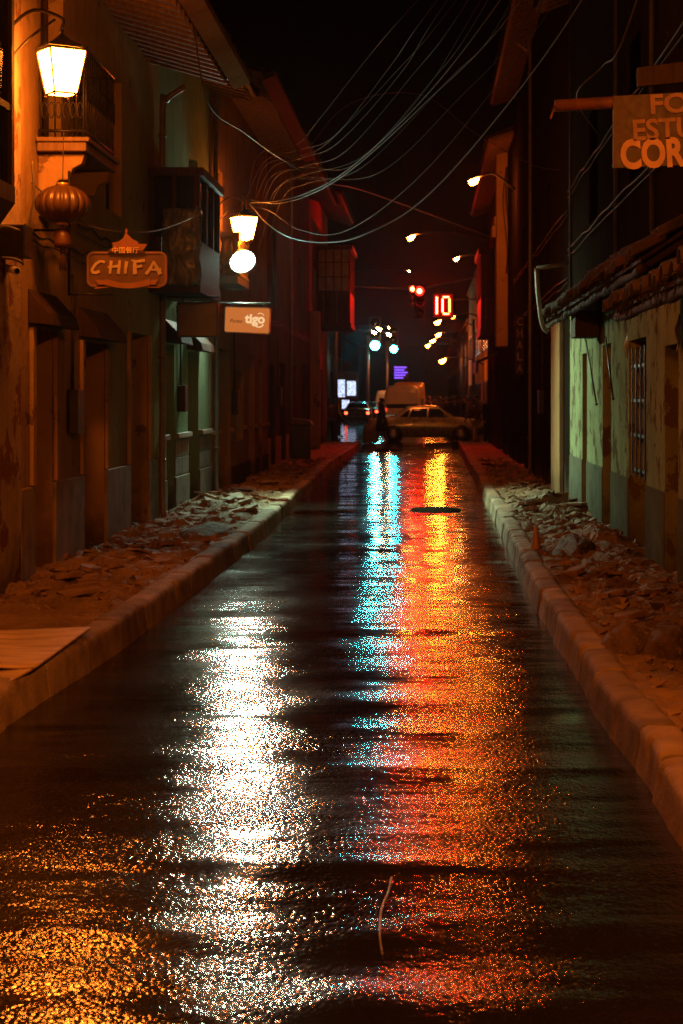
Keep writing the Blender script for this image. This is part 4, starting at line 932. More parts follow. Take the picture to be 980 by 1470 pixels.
# tigo sign, a light box
YT = 27.2; a, b = P(323, 442, YT), P(386, 477, YT)
t = thing('hanging_sign', (XL, YT, (a.z + b.z) / 2), 'small orange backlit tigo sign below the white floodlight', 'sign')
cx, cz, w_, h_ = (a.x + b.x) / 2, (a.z + b.z) / 2, b.x - a.x, a.z - b.z
rl_ = R(2.0)
def rot_all(mb):
    m_ = Matrix.Translation((cx, YT, cz)) @ Matrix.Rotation(rl_, 4, 'Y') @ Matrix.Translation((-cx, -YT, -cz)); mb.v = [m_ @ v for v in mb.v]; return mb
b_ = MB(); b_.prism(rrect(cx, cz, w_ + 0.03, h_ + 0.03, 0.03), 'y', YT + 0.012, YT + 0.14); rot_all(b_).build('sign_box', M['steel'], t)
b_ = MB(); b_.prism(rrect(cx, cz, w_, h_, 0.025), 'y', YT, YT + 0.010); rot_all(b_).build('sign_face', emit('sign_amber_glow', (1.0, 0.27, 0.055), 0.55), t)
b_ = MB(); text_to(b_, 'tigo', Vector((cx + w_ * 0.175, YT - 0.008, cz + h_ * 0.0)), 0.15, width=w_ * 0.46, offset=0.006, extrude=0.004)
arc = [(cx + w_ * 0.27 + 0.085 * math.cos(R(q)), cz + 0.005 + 0.105 * math.sin(R(q))) for q in range(215, 330, 12)]; stroke(b_, arc, 0.012, 0.016, YT - 0.008)
arc = [(cx + w_ * 0.30 + 0.07 * math.cos(R(q)), cz + 0.015 + 0.095 * math.sin(R(q))) for q in range(40, 130, 12)]; stroke(b_, arc, 0.008, 0.010, YT - 0.008)
rot_all(b_).build('lettering', emit('sign_white_glow', (1.0, 0.62, 0.30), 0.95), t)
b_ = MB(); text_to(b_, 'Punto', Vector((cx - w_ * 0.25, YT - 0.004, cz - h_ * 0.05)), 0.06, width=w_ * 0.28, extrude=0.002, shear=0.3); rot_all(b_).build('small_lettering', M['dark_wood'], t)
b_ = MB(); b_.tube([(XL + 0.02, YT + 0.07, a.z + 0.08), (b.x + 0.02, YT + 0.07, a.z + 0.07)], 0.012, 8)
for x in (a.x + 0.1, b.x - 0.1): b_.tube([(x, YT + 0.07, a.z - 0.02), (x, YT + 0.07, a.z + 0.08)], 0.008, 6)
b_.build('bracket', M['iron'], t)

# ------------------------------------------------------------------ signs on the right
YF = 11.3; s_ = FPX / YF
def FP(px, py): return P(px, py, YF)
t = thing('hanging_sign', (XR, YF, 3.3), 'dark red photo studio banner with bold letters at the right photo edge', 'sign')
a, b = FP(880, 138), FP(1094, 248)
b_ = MB(); b_.add([(a.x, YF, b.z + 0.03), (b.x - 0.02, YF, b.z + 0.07), (b.x - 0.02, YF, a.z + 0.05), (a.x, YF, a.z + 0.0), (a.x, YF + 0.03, b.z + 0.03), (b.x - 0.02, YF + 0.03, b.z + 0.07), (b.x - 0.02, YF + 0.03, a.z + 0.05), (a.x, YF + 0.03, a.z)], [(0, 1, 2, 3), (7, 6, 5, 4), (0, 4, 5, 1), (1, 5, 6, 2), (2, 6, 7, 3), (3, 7, 4, 0)])
b_.build('banner', pm('banner_red', (0.034, 0.007, 0.005), (0.018, 0.005, 0.004), scale=9, rough=0.6, bmp=0.3, bscale=14, bdist=0.01), t)
tx = MB(); ro = R(-3.2)
text_to(tx, 'FOTO', FP(992, 147) + Vector((0, -0.01, 0)), 0.15, width=118 / s_, height=29 / s_, roll=ro, offset=0.004, extrude=0.003)
text_to(tx, 'ESTUDIO', FP(990, 183) + Vector((0, -0.01, 0)), 0.15, width=164 / s_, height=31 / s_, roll=ro, offset=0.004, extrude=0.003); tx.build('small_lettering', pm('banner_orange', (0.22, 0.10, 0.055), (0.15, 0.07, 0.04), scale=9, rough=0.6, bmp=0), t)
tx = MB(); text_to(tx, 'CORDERO', FP(992, 217) + Vector((0, -0.01, 0)), 0.2, width=204 / s_, height=44 / s_, roll=ro, offset=0.008, extrude=0.003); tx.build('lettering', pm('banner_cream', (0.42, 0.23, 0.13), (0.32, 0.17, 0.10), scale=9, rough=0.6, bmp=0), t)
b_ = MB(); p0, p1 = FP(797, 150), FP(1094, 133); b_.tube([p0 + Vector((0, 0.05, 0)), p1 + Vector((0.02, 0.05, 0))], 0.038, 12); b_.tube([p0 + Vector((0, 0.05, 0)), p0 + Vector((-0.03, 0.0, -0.09))], 0.008, 6)
for px in (884, 950, 1030): q = FP(px, 140); b_.tube([q + Vector((0, 0.05, 0.0)), q + Vector((0, 0.01, -0.05))], 0.012, 6)
b_.build('pole', M['red_wood'], t)
t = thing('hanging_sign', P(955, 110, 12.4), 'dark blank sign board just above the photo studio banner', 'sign')
a, b = P(915, 97, 12.4), P(1040, 124, 12.4)
b_ = MB(); b_.add([(a.x, 12.4, b.z), (XR - 0.03, 12.4, b.z + 0.06), (XR - 0.03, 12.4, a.z + 0.08), (a.x, 12.4, a.z), (a.x, 12.46, b.z), (XR - 0.03, 12.46, b.z + 0.06), (XR - 0.03, 12.46, a.z + 0.08), (a.x, 12.46, a.z)], [(0, 1, 2, 3), (7, 6, 5, 4), (0, 4, 5, 1), (1, 5, 6, 2), (2, 6, 7, 3), (3, 7, 4, 0)]); b_.build('board', M['dark_wood'], t)
b_ = MB(); b_.tube([(XR - 0.01, 12.5, a.z - 0.04), (a.x, 12.5, a.z - 0.04)], 0.012, 8); b_.build('bracket', M['iron'], t)
YV = 38.0; a, b = P(740, 452, YV), P(752, 538, YV)
t = thing('hanging_sign', (XR, YV, 2.8), 'faint narrow vertical sign with stacked letters on the dark right front', 'sign')
b_ = MB(); b_.box(a.x, b.x, YV, YV + 0.1, b.z, a.z); b_.build('board', M['dark_wood'], t, 0.01)
b_ = MB()
for i, ch in enumerate('CHALA'): text_to(b_, ch, Vector(((a.x + b.x) / 2, YV - 0.006, a.z - 0.14 - i * 0.245)), 0.2, height=0.17, width=0.115, offset=0.004, extrude=0.003)
b_.build('lettering', pm('faded_letters', (0.34, 0.19, 0.10), rough=0.6, bmp=0), t)
b_ = MB(); b_.tube([(b.x, YV + 0.05, 3.2), (XR + 0.02, YV + 0.05, 3.2)], 0.012, 6); b_.build('bracket', M['iron'], t)
# drainpipe, boxes, awning rods
b_ = MB(); b_.tube(catmull([P(770, 385, 26.0), P(772, 420, 26.0), P(776, 455, 26.0), P(780, 470, 26.0), P(787, 477, 26.0)], 6), 0.034, 10); b_.tube([P(770, 385, 26.0), Vector((XR - 0.02, 26.0, P(0, 378, 26).z))], 0.03, 10)
tag(b_.build('drainpipe', M['pvc'], origin=P(770, 430, 26.0)), 'pale bent drainpipe hanging at the far end of the tiled canopy', 'drainpipe')
for i, (p0, p1) in enumerate((((839, 478, 22.6), (856, 580, 21.6)), ((869, 484, 20.3), (880, 572, 19.3)))):
    a, b = P(*p0), P(*p1); t = thing('awning_rod', a, ('awning rod hanging on the green wall, farther one', 'awning rod hanging beside the dark doorway, nearer one')[i], 'awning rod', 'awning rods under the canopy')
    q = MB(); q.tube([a, b], 0.011, 6); build_each(q, 'rod', M['iron'], t); q = MB(); q.lathe([(0.004, -0.02), (0.022, 0), (0.004, 0.02)], b, 8); q.build('knob', M['iron'], t)
for i, (px, py, Y, w, h) in enumerate(((899, 495, 18.9, 0.03, 0.26), (973, 478, 14.6, 0.035, 0.30))):
    c = P(px, py, Y); q = MB(); vs = []
    for j in range(14):
        tt = j / 13; x = c.x + 0.012 * math.sin(tt * 9 + i); vs += [(x - w / 2 * math.sin(PI * (0.1 + 0.85 * tt)), c.y, c.z + h * (0.5 - tt)), (x + w / 2 * math.sin(PI * (0.1 + 0.85 * tt)), c.y - 0.03 * math.sin(tt * 5), c.z + h * (0.5 - tt))]
    q.add(vs, [(2 * j, 2 * j + 1, 2 * j + 3, 2 * j + 2) for j in range(13)], True)
    o = q.build('plastic_strip', pm('glossy_pale_plastic', (0.6, 0.62, 0.6), rough=0.18, bmp=0.3, bscale=20), origin=c); tag(o, ('shiny twisted plastic strip beside the panelled brown door', 'shiny pale plastic strip catching light at the right photo edge')[i], 'plastic strip')
    sm = o.modifiers.new('thickness', 'SOLIDIFY'); sm.thickness = 0.006
t = thing('electric_box', P(733, 415, 47.0), 'dark electric box with tangled wires on the right front', 'electric box')
a, b = P(722, 385, 47.0), P(745, 440, 47.0); q = MB(); q.box(a.x - 0.1, b.x - 0.15, 47.0, 47.5, b.z, a.z); q.build('box', M['iron'], t, 0.03)
q = MB()
for i in range(5): q.tube(catmull([(a.x + i * 0.07, 47.1, a.z), (a.x - 0.1 + i * 0.12, 47.05, a.z + 0.6 + 0.2 * (i % 3)), (a.x + 0.1 + i * 0.04, 47.2, a.z + 1.6), (a.x + 0.05, 47.3, a.z + 2.6)], 6), 0.014, 5)
q.build('wires', M['cable'], t)
t = thing('meter_box', P(12, 345, 14.2), 'dark meter box with loose wires at the left photo edge', 'meter box')
a, b = P(-12, 322, 14.2), P(22, 368, 14.2); q = MB(); q.box(XL + 0.031, b.x + 0.07, 14.2, 14.5, b.z, a.z); q.build('box', M['iron'], t, 0.01)
q = MB(); q.tube(catmull([P(46, 232, 14.6), P(48, 285, 14.5), P(38, 330, 14.4), P(27, 352, 14.3), P(33, 380, 14.2)], 8), 0.009, 6); q.tube(catmull([P(2, 370, 14.1), P(20, 372, 14.1), P(33, 378, 14.1)], 5), 0.012, 6); q.tube(catmull([P(-10, 330, 14.05), P(8, 326, 14.05), P(28, 332, 14.05)], 5), 0.016, 6); q.build('wires', M['pale_cable'], t)
t = thing('security_camera', P(20, 388, 14.3), 'small pale security camera under the meter box', 'security camera')
a, b = P(8, 384, 14.45), P(24, 389, 14.1); q = MB(); q.tube([a, b], [0.028, 0.03], 12); q.build('camera_body', M['white'], t)
q = MB(); d_ = (b - a).normalized(); q.tube([b, b + d_ * 0.006], 0.022, 12); q.build('lens', M['glass_dark'], t); q = MB(); q.tube([a, Vector((XL + 0.03, 14.5, a.z - 0.05))], 0.01, 6); q.build('mount', M['white'], t)
t = thing('cable_coil', P(306, 382, 27.9), 'loose coil of pale cable left of the white floodlight', 'cable')
q = MB()
for k in range(6):
    rr = 0.10 + 0.02 * (k % 3); c = P(304 + k, 380 + k * 1.5, 27.9 - 0.02 * k); q.tube([c + Vector((rr * math.cos(R(x)), 0.02 * math.sin(R(x * 2)), rr * 1.1 * math.sin(R(x)))) for x in range(0, 361, 24)], 0.007, 5)
q.build('loops', M['pale_cable'], t)
q = MB(); q.tube([P(304, 370, 27.9), Vector((XL + 0.02, 27.9, P(0, 364, 27.9).z))], 0.01, 6); q.build('hook', M['iron'], t)

# ------------------------------------------------------------------ overhead cables
def cable(pts, r, mat, label, n=10):
    q = MB(); q.tube(catmull(pts, n), r, 6); o = q.build('overhead_cable', mat, origin=Vector(pts[0])); tag(o, label, 'cable', 'cables slung across the street')
A0 = lambda px=362, py=288: P(px, py, 28.6)
WX = Vector((XR, 15.5, 7.3))
cable([A0(360, 291), P(395, 289, 27.5), P(440, 277, 26.5), P(500, 243, 25), P(600, 150, 22), P(718, 0, 19), WX], 0.0075, M['pale_cable'], 'upper of the two bright pale cables starting at the second lantern')
cable([A0(360, 287), P(398, 292, 27.5), P(445, 279, 26.4), P(505, 243, 24.8), P(610, 148, 21.8), P(748, 0, 18.6), WX + Vector((0, -0.3, 0))], 0.0075, M['pale_cable'], 'lower of the two bright pale cables starting at the second lantern')
cable([A0(358, 292), P(385, 322, 27.5), P(420, 342, 26.8), P(470, 348, 26), P(520, 338, 25), P(600, 293, 23.5), P(700, 186, 21), P(835, 0, 17.5), Vector((XR, 14.8, 6.6))], 0.0095, M['pale_cable'], 'lowest thick pale cable sagging in a deep loop over the street', 12)
cable([Vector((XL + 0.06, 31.0, 4.9)), A0(380, 300), P(430, 330, 27), P(500, 330, 25.6), P(620, 235, 22), P(798, 0, 18), Vector((XR, 15, 6.9))], 0.0045, M['cable'], 'thin dark cable just inside the deepest loop')
for i, (m1, m2, tx_) in enumerate((((480, 195), (560, 95), 628), ((485, 205), (575, 105), 642), ((495, 218), (590, 110), 672), ((520, 225), (612, 125), 700), ((520, 240), (640, 118), 735))):
    cable([Vector((XL + 0.06, 33.0 + i, 5.2 - 0.18 * i)), A0(380 + 6 * i, 232 + 14 * i), P(430 + 3 * i, 215 + 12 * i, 26.8), P(*m1, 25), P(*m2, 22.5), P(tx_, 0, 20), Vector((XR, 17 - i * 0.4, 7.9 + 0.1 * i))], 0.0045, M['cable'], ('leftmost thin cable, highest over the street', 'second thin cable from the left, near the highest', 'third thin cable from the left over the street', 'fourth thin cable from the left, beside the bright pair', 'thin cable right of the bright pale pair')[i])
for i, (m1, m2, tx_) in enumerate((((455, 175), (530, 80), 600), ((470, 205), (560, 112), 655), ((505, 238), (602, 140), 690), ((540, 250), (650, 150), 770))):
    cable([Vector((XL + 0.06, 34.0 + i, 5.6 - 0.2 * i)), A0(372 + 7 * i, 222 + 18 * i), P(425 + 5 * i, 208 + 16 * i, 27), P(*m1, 25), P(*m2, 22.5), P(tx_, 0, 20), Vector((XR, 18 - i * 0.5, 8.0 + 0.08 * i))], 0.0035, M['cable'], ('hair thin cable above all the others, outermost on the left', 'hair thin cable between the second and third cables from the left', 'hair thin cable just left of the bright pale pair', 'hair thin cable between the bright pair and the deep loop')[i])
cable([Vector((-2.45, 19.0, 5.6)), P(300, 150, 21), P(350, 190, 23), P(410, 232, 26), P(470, 262, 29), P(540, 280, 38), Vector((XR, 52, 6.2))], 0.009, M['pale_cable'], 'twisted pale cable dropping from the left eave toward the street')
cable([P(45, 262, 15.2), P(95, 305, 15.35), P(140, 328, 15.6), P(190, 333, 16.5), P(235, 328, 18.5), P(290, 306, 22.2)], 0.008, M['pale_cable'], 'sagging wire strung past the paper lantern above the CHIFA sign')
cable([Vector((XR - 0.03, 13.5, 6.3)), P(900, 42, 14.5), P(865, 95, 15.5), P(828, 140, 16.5), Vector((XR - 0.02, 22, 4.9))], 0.009, M['cable'], 'short cable curving down above the red sign pole')
cable([Vector((-2.6, 40, 7.2)), P(500, 150, 36), P(600, 135, 33), P(680, 190, 31), P(760, 235, 29), Vector((XR, 28, 5.2))], 0.005, M['cable'], 'faint thin cable crossing to the dark right front')
cable([Vector((XR - 0.05, 46.5, 7.6)), P(722, 290, 46.2), P(728, 360, 46.0), P(726, 400, 46.8)], 0.02, M['pale_cable'], 'pale wire running down the lamp lit pilaster')

# ------------------------------------------------------------------ things on the pavements and road
def slab(name, c, w, l, th, rz, tx_, ty_, mat, label, cat, group=None, seed=0):
    rnd = random.Random(seed); n = rnd.randint(4, 6); out = []
    for i in range(n):
        a = 2 * PI * i / n + rnd.uniform(-0.35, 0.35); s = rnd.uniform(0.6, 1.1); ca, sa = math.cos(a), math.sin(a); k = 1 / max(abs(ca), abs(sa)) ** 0.6
        out.append((ca * s * k * w / 2, sa * s * k * l / 2))
    mb = MB(); vs = [(x, y, -th / 2) for x, y in out] + [(x * 0.97, y * 0.97, th / 2 * rnd.uniform(0.7, 1.2)) for x, y in out]
    mb.add(vs, [tuple(range(n - 1, -1, -1)), tuple(range(n, 2 * n))] + [(i, (i + 1) % n, n + (i + 1) % n, n + i) for i in range(n)])
    o = mb.build(name, mat, bevel=0.003, origin=Vector((0, 0, 0))); o.location = c; o.rotation_euler = (tx_, ty_, rz); return tag(o, label, cat, group)
M['slab'] = pm('broken_slab', (0.25, 0.155, 0.10), (0.13, 0.08, 0.052), scale=5, rough=0.75, spec=0.25, bscale=36, bmp=0.6, bdist=0.01)
rnd = random.Random(5)
zones = [(-1, 22.8, 26.6, 30, 'broken paving slab in the green lit heap on the left pavement', 'slabs of the left green lit heap', 0.42),
         (-1, 13.6, 19.5, 30, 'broken paving slab on the dug up orange lit left pavement', 'slabs on the near left pavement', 0.36),
         (-1, 27.5, 42.0, 26, 'broken paving slab on the dim far stretch of left pavement', 'slabs on the far left pavement', 0.45),
         (1, 22.6, 26.2, 26, 'broken paving slab in the green lit heap on the right pavement', 'slabs of the right green lit heap', 0.38),
         (1, 8.2, 18.5, 15, 'broken paving slab on the dug up orange lit right pavement', 'slabs on the near right pavement', 0.30),
         (1, 28, 45, 22, 'broken paving slab on the dim far stretch of right pavement', 'slabs on the far right pavement', 0.42)]
sd_ = 100
for side, ya, yb, n, lb, grp, size in zones:
    for i in range(n):
        y = rnd.uniform(ya, yb); k = lerp(KL, y) if side < 0 else lerp(KR, y)
        x = (rnd.uniform(XL + 0.15, k - 0.34)) if side < 0 else rnd.uniform(k + 0.34, XR - 0.1)
        s = size * rnd.uniform(0.5, 1.25); sd_ += 1
        slab('paving_slab', Vector((x, y, pav_z(x, y, side) + 0.004 + 0.03 * rnd.random())), s, s * rnd.uniform(0.6, 1.1), rnd.uniform(0.022, 0.05), rnd.uniform(0, PI), rnd.uniform(-0.26, 0.26), rnd.uniform(-0.26, 0.26), M['slab'], lb, 'paving slab', grp, sd_)
# small rubble: nobody could count it
rb = MB()
for i in range(4600):
    side = -1 if i % 2 else 1; y = 7 + 38 * rnd.random() ** 1.5; k = lerp(KL, y) if side < 0 else lerp(KR, y)
    x = rnd.uniform(XL + 0.05, k - 0.22) if side < 0 else rnd.uniform(k + 0.22, XR - 0.02)
    if side < 0 and 10.6 < y < 12.95: continue
    s = 0.010 + 0.06 * rnd.random() ** 4; c = Vector((x, y, pav_z(x, y, side) + s * 0.3))
    pts = [c + Vector((rnd.uniform(-s, s), rnd.uniform(-s, s), rnd.uniform(-s, s) * 0.7)) for _ in range(7)]
    bm = bmesh.new(); [bm.verts.new(p) for p in pts]; bmesh.ops.convex_hull(bm, input=bm.verts)
    bm.verts.ensure_lookup_table(); ix = {v: j for j, v in enumerate(bm.verts)}
    rb.add([v.co for v in bm.verts], [tuple(ix[v] for v in f.verts) for f in bm.faces]); bm.free()
tag(rb.build('rubble', M['slab']), 'loose stones and crumbs of concrete over both dug up pavements', 'rubble', kind='stuff')
def lump(name, c, sx, sy, sz, mat, label, cat, seed, sub=4):
    bm = bmesh.new(); bmesh.ops.create_icosphere(bm, subdivisions=sub, radius=1)
    for v in bm.verts:
        p = v.co; d = 1 + 0.22 * mnoise.noise(p * 1.4 + Vector((seed, 0, 0))) + 0.13 * mnoise.voronoi(p * 2.2 + Vector((0, seed, 0)))[0][0] + 0.05 * mnoise.noise(p * 6)
        v.co = Vector((p.x * sx * d, p.y * sy * d, max(-0.3 * sz, p.z * sz * d)))
    me = bpy.data.meshes.new(name); bm.to_mesh(me); bm.free(); me.materials.append(mat)
    o = bpy.data.objects.new(name, me); COL.objects.link(o); o.location = c; return tag(o, label, cat)
M['clod'] = dirt_mat('dark_clod', (0.15, 0.095, 0.06), (0.075, 0.05, 0.032), (0.22, 0.15, 0.1))
def on(side, px, py, Y, dz=0.0):
    x = (px - VX) * Y / FPX; return Vector((x, Y, pav_z(x, Y, side) + dz))
lump('earth_clod', on(1, 905, 930, 10.9), 0.17, 0.22, 0.15, M['clod'], 'large dark clod of earth left of another on the near right pavement', 'clod of earth', 1.3)
lump('earth_clod', on(1, 962, 930, 10.7), 0.15, 0.2, 0.15, M['clod'], 'large dark clod of earth at the right photo edge', 'clod of earth', 5.1)
lump('earth_mound', on(1, 826, 800, 17.6), 0.2, 0.5, 0.18, M['clod'], 'low mound of dug earth against the right wall', 'mound of earth', 8.8)
lump('earth_mound', on(-1, 300, 780, 20.3), 0.3, 0.6, 0.13, M['clod'], 'low dark mound of earth on the left pavement before the green heap', 'mound of earth', 3.4)
lump('stone', on(-1, 62, 818, 15.0, 0.04), 0.10, 0.12, 0.09, M['slab'], 'pale tilted stone beside the stone plinth on the left', 'stone', 2.2, 3)
t = thing('traffic_cone', on(1, 769, 790, 17.8), 'small narrow orange cone standing on the right pavement', 'cone')
c = on(1, 769, 790, 17.8); q = MB(); q.lathe([(0.052, 0.025), (0.048, 0.04), (0.03, 0.16), (0.014, 0.25), (0.006, 0.255)], c, 16); q.build('cone_body', pm('faded_orange', (0.26, 0.13, 0.07), (0.2, 0.10, 0.055), rough=0.6), t)
q = MB(); q.box(c.x - 0.065, c.x + 0.065, c.y - 0.065, c.y + 0.065, c.z - 0.02, c.z + 0.024); q.build('cone_base', M['slab'], t, 0.008)
# pale boards, near left
def sheet(name, corners, th, label):
    mb = MB(); n = 16; vs = []
    a, b, c_, d = [Vector(p) for p in corners]
    for j in range(n):
        for i in range(n):
            u, v_ = i / (n - 1), j / (n - 1); p = a.lerp(b, u).lerp(d.lerp(c_, u), v_)
            vs.append(p + Vector((0, 0, 0.006 * math.sin(u * 5 + v_ * 3) + 0.02 * max(0, u - 0.9) * (j < 3))))
    mb.add(vs, [(j * n + i, j * n + i + 1, (j + 1) * n + i + 1, (j + 1) * n + i) for j in range(n - 1) for i in range(n - 1)], True)
    o = mb.build(name, M['board'], origin=a); sm = o.modifiers.new('thickness', 'SOLIDIFY'); sm.thickness = th; sm.offset = 1; return tag(o, label, 'board')
def gp(px, py, z): d = FPX * (CZ - z) / (py - VY); return Vector(((px - VX) * d / FPX, d, z))
sheet('board', [gp(-70, 962, 0.225), gp(52, 958, 0.225), gp(130, 905, 0.225), gp(-60, 907, 0.225)], 0.016, 'large pale plywood board lying flat on the near left pavement')
sheet('board', [gp(-60, 990, 0.205), gp(12, 976, 0.205), gp(50, 959, 0.215), gp(-70, 964, 0.215)], 0.014, 'smaller pale board tucked under the front of the large one')
# road bits
q = MB(); q.tube(catmull([Vector((p.x, p.y, road_h(p.x, p.y) + 0.006)) for p in (gp(562, 1262, 0), gp(556, 1285, 0), gp(548, 1305, 0), gp(545, 1330, 0), gp(545, 1350, 0), gp(549, 1372, 0))], 8), 0.0026, 6)
tag(q.build('string', M['wet_cord'], origin=gp(548, 1310, 0)), 'thin wet white string lying on the road', 'string')
def bar(name, px0, px1, py, w, h, label, cat, mat):
    a, b = gp(px0, py, 0), gp(px1, py, 0); q = MB(); n = 14; vs = []
    for i in range(n):
        u = i / (n - 1); p = a.lerp(b, u); e = math.sin(PI * (0.06 + 0.88 * u)) ** 0.4
        for k_ in range(7):
            th_ = PI * k_ / 6; vs.append((p.x, p.y + w * math.cos(th_) * e * (1 + 0.2 * fbm(u * 5, k_)), -0.01 + (h + 0.01) * math.sin(th_) * e + road_h(p.x, p.y)))
    q.add(vs, [(i * 7 + k_, i * 7 + k_ + 1, (i + 1) * 7 + k_ + 1, (i + 1) * 7 + k_) for i in range(n - 1) for k_ in range(6)], True); tag(q.build(name, mat, origin=a.lerp(b, 0.5)), label, cat)
bar('mud_ridge', 588, 662, 733, 0.30, 0.06, 'long dark ridge of mud lying across the road', 'mud ridge', M['mud'])
bar('mud_clump', 536, 580, 647, 0.4, 0.05, 'dark flat clump of mud at the end of the road near the crossing', 'mud clump', M['mud'])
lump('stone', gp(654, 645, 0) + Vector((0, 0, 0.05)), 0.12, 0.12, 0.22, M['black'], 'small dark stone at the far right end of the road', 'stone', 6.0, 3)
# bin on the left pavement
p = Vector((-2.86, 41.5, 0.14)); t = thing('bin', p, 'dark box bin with a pale lid on the far left pavement', 'bin')
q = MB(); q.box(p.x - 0.22, p.x + 0.2, p.y - 0.2, p.y + 0.2, p.z + 0.15, p.z + 0.92); q.build('bin_body', M['black'], t, 0.02)
q = MB(); q.prism([(p.x - 0.27, p.z + 0.925), (p.x + 0.26, p.z + 0.925), (p.x + 0.2, p.z + 1.03), (p.x - 0.2, p.z + 1.08)], 'y', p.y - 0.25, p.y + 0.25); q.build('lid', M['brown_wood'], t, 0.015)
q = MB()
for sx in (-0.19, 0.17):
    for sy in (-0.17, 0.17): q.tube([(p.x + sx, p.y + sy, p.z - 0.03), (p.x + sx, p.y + sy, p.z + 0.155)], 0.018, 6)
q.build('stand', M['steel'], t)
# ------------------------------------------------------------------ vehicles
def interp(st, n=5):
    out = []; q = [Vector(p[:3]).to_tuple() for p in st]
    k = len(st[0]); cols = [[p[i] for p in st] for i in range(k)]
    m = len(st)
    for i in range(m - 1):
        for j in range(n):
            t = j / n; row = []
            for c in cols:
                a, b, d, e = c[max(0, i - 1)], c[i], c[i + 1], c[min(m - 1, i + 2)]
                v = 0.5 * ((2 * b) + (d - a) * t + (2 * a - 5 * b + 4 * d - e) * t * t + (3 * b - a - 3 * d + e) * t ** 3)
                lin = b + (d - b) * t
                row.append(0.6 * lin + 0.4 * v)
            row[0] = cols[0][i] + (cols[0][i + 1] - cols[0][i]) * t
            out.append(tuple(row))
    out.append(tuple(st[-1])); return out
def at_x(st, x):
    for a, b in zip(st, st[1:]):
        if a[0] <= x <= b[0]:
            t = (x - a[0]) / (b[0] - a[0]); return [u + (v - u) * t for u, v in zip(a, b)]
    return list(st[0] if x < st[0][0] else st[-1])
def vehicle(name, label, cat, st, paint, wheels, wr, sidewins, front, rear, group=None, lit_tail=0.0, roofcol=None, rear_plate=True):
    """st = stations along the body (x, bottom, belt, top, half width at belt, half width at roof)"""
    t = lthing(name, label, cat, group); st = interp(st); mb = MB(); vs = []
    for (x, zb, ze, zt, wb, wt) in st:
        h = [(0, zb), (wb * 0.82, zb), (wb * 1.0, zb + 0.10), (wb * 1.03, zb + (ze - zb) * 0.6), (wb, ze), (wt, zt - 0.06), (wt * 0.88, zt - 0.012), (wt * 0.5, zt + 0.008), (0, zt + 0.012)]
        vs += [(x, y, z) for y, z in h] + [(x, -y, z) for y, z in h[-2:0:-1]]
    n = 16; m = len(st)
    mb.add(vs, [(i * n + j, i * n + (j + 1) % n, (i + 1) * n + (j + 1) % n, (i + 1) * n + j) for i in range(m - 1) for j in range(n)], True)
    mb.add(vs[:n], [tuple(range(n))]); mb.add(vs[-n:], [tuple(range(n))])
    body = mb.build('body', paint, t)
    def side_pt(x, z, sgn):
        x, zb, ze, zt, wb, wt = at_x(st, x); f = (z - ze) / max(0.01, (zt - 0.06 - ze)); return Vector((x, sgn * (wb + (wt - wb) * f + 0.008), z))
    for poly in sidewins:
        for sg in (1, -1):
            w = MB(); k = 6; (x0, z0), (x1, z1), (x2, z2), (x3, z3) = poly; grid = []
            for j in range(k):
                v_ = j / (k - 1)
                for i in range(k):
                    u = i / (k - 1); xa = (x0 + (x1 - x0) * u) * (1 - v_) + (x3 + (x2 - x3) * u) * v_; za = (z0 + (z1 - z0) * u) * (1 - v_) + (z3 + (z2 - z3) * u) * v_; grid.append(side_pt(xa, za, sg))
            w.add(grid, [(j * k + i, j * k + i + 1, (j + 1) * k + i + 1, (j + 1) * k + i) for j in range(k - 1) for i in range(k - 1)], True)
            o = w.build('window', M['glass_dark'], t); s_ = o.modifiers.new('thickness', 'SOLIDIFY'); s_.thickness = 0.006
    for nm, (xa, za, wa, xb, zb_, wb_) in (('windscreen', front), ('rear_window', rear)):
        w = MB(); d = Vector((zb_ - za, 0, -(xb - xa))).normalized()
        if (nm == 'windscreen') != (d.x > 0): d = -d
        a0, a1, b1, b0 = Vector((xa, -wa, za)), Vector((xa, wa, za)), Vector((xb, wb_, zb_)), Vector((xb, -wb_, zb_)); e = d * 0.014
        w.add([a0, a1, b1, b0, a0 + e, a1 + e, b1 + e, b0 + e], [(0, 1, 2, 3), (7, 6, 5, 4), (0, 4, 5, 1), (1, 5, 6, 2), (2, 6, 7, 3), (3, 7, 4, 0)]); w.build(nm, M['glass_dark'], t)
    for x in wheels:
        _, zb, ze, zt, wb, wt = at_x(st, x)
        for sg in (1, -1):
            w = MB(); w.lathe([(wr * 0.6, -0.09), (wr * 0.94, -0.085), (wr, -0.05), (wr, 0.05), (wr * 0.94, 0.085), (wr * 0.6, 0.09)], (x, sg * (wb * 1.03 - 0.06), wr), 24, 'y'); wo = w.build('wheel', M['black'], t)
            w = MB(); w.lathe([(wr * 0.58, sg * 0.086), (wr * 0.56, sg * 0.098), (wr * 0.2, sg * 0.102), (0.01, sg * 0.104)], (x, sg * (wb * 1.03 - 0.06), wr), 16, 'y'); w.build('rim', M['steel'], wo)
            w = MB(); w.lathe([(wr * 1.12, sg * 0.0), (wr * 1.2, sg * 0.012), (wr * 1.02, sg * 0.014), (wr * 1.0, 0)], (x, sg * (wb * 1.03 + 0.004), wr), 24, 'y'); w.build('wheel_arch', M['black'], t)
    xr, xf = st[0][0], st[-1][0]
    r_, f_ = at_x(st, xr + 0.06), at_x(st, xf - 0.06)
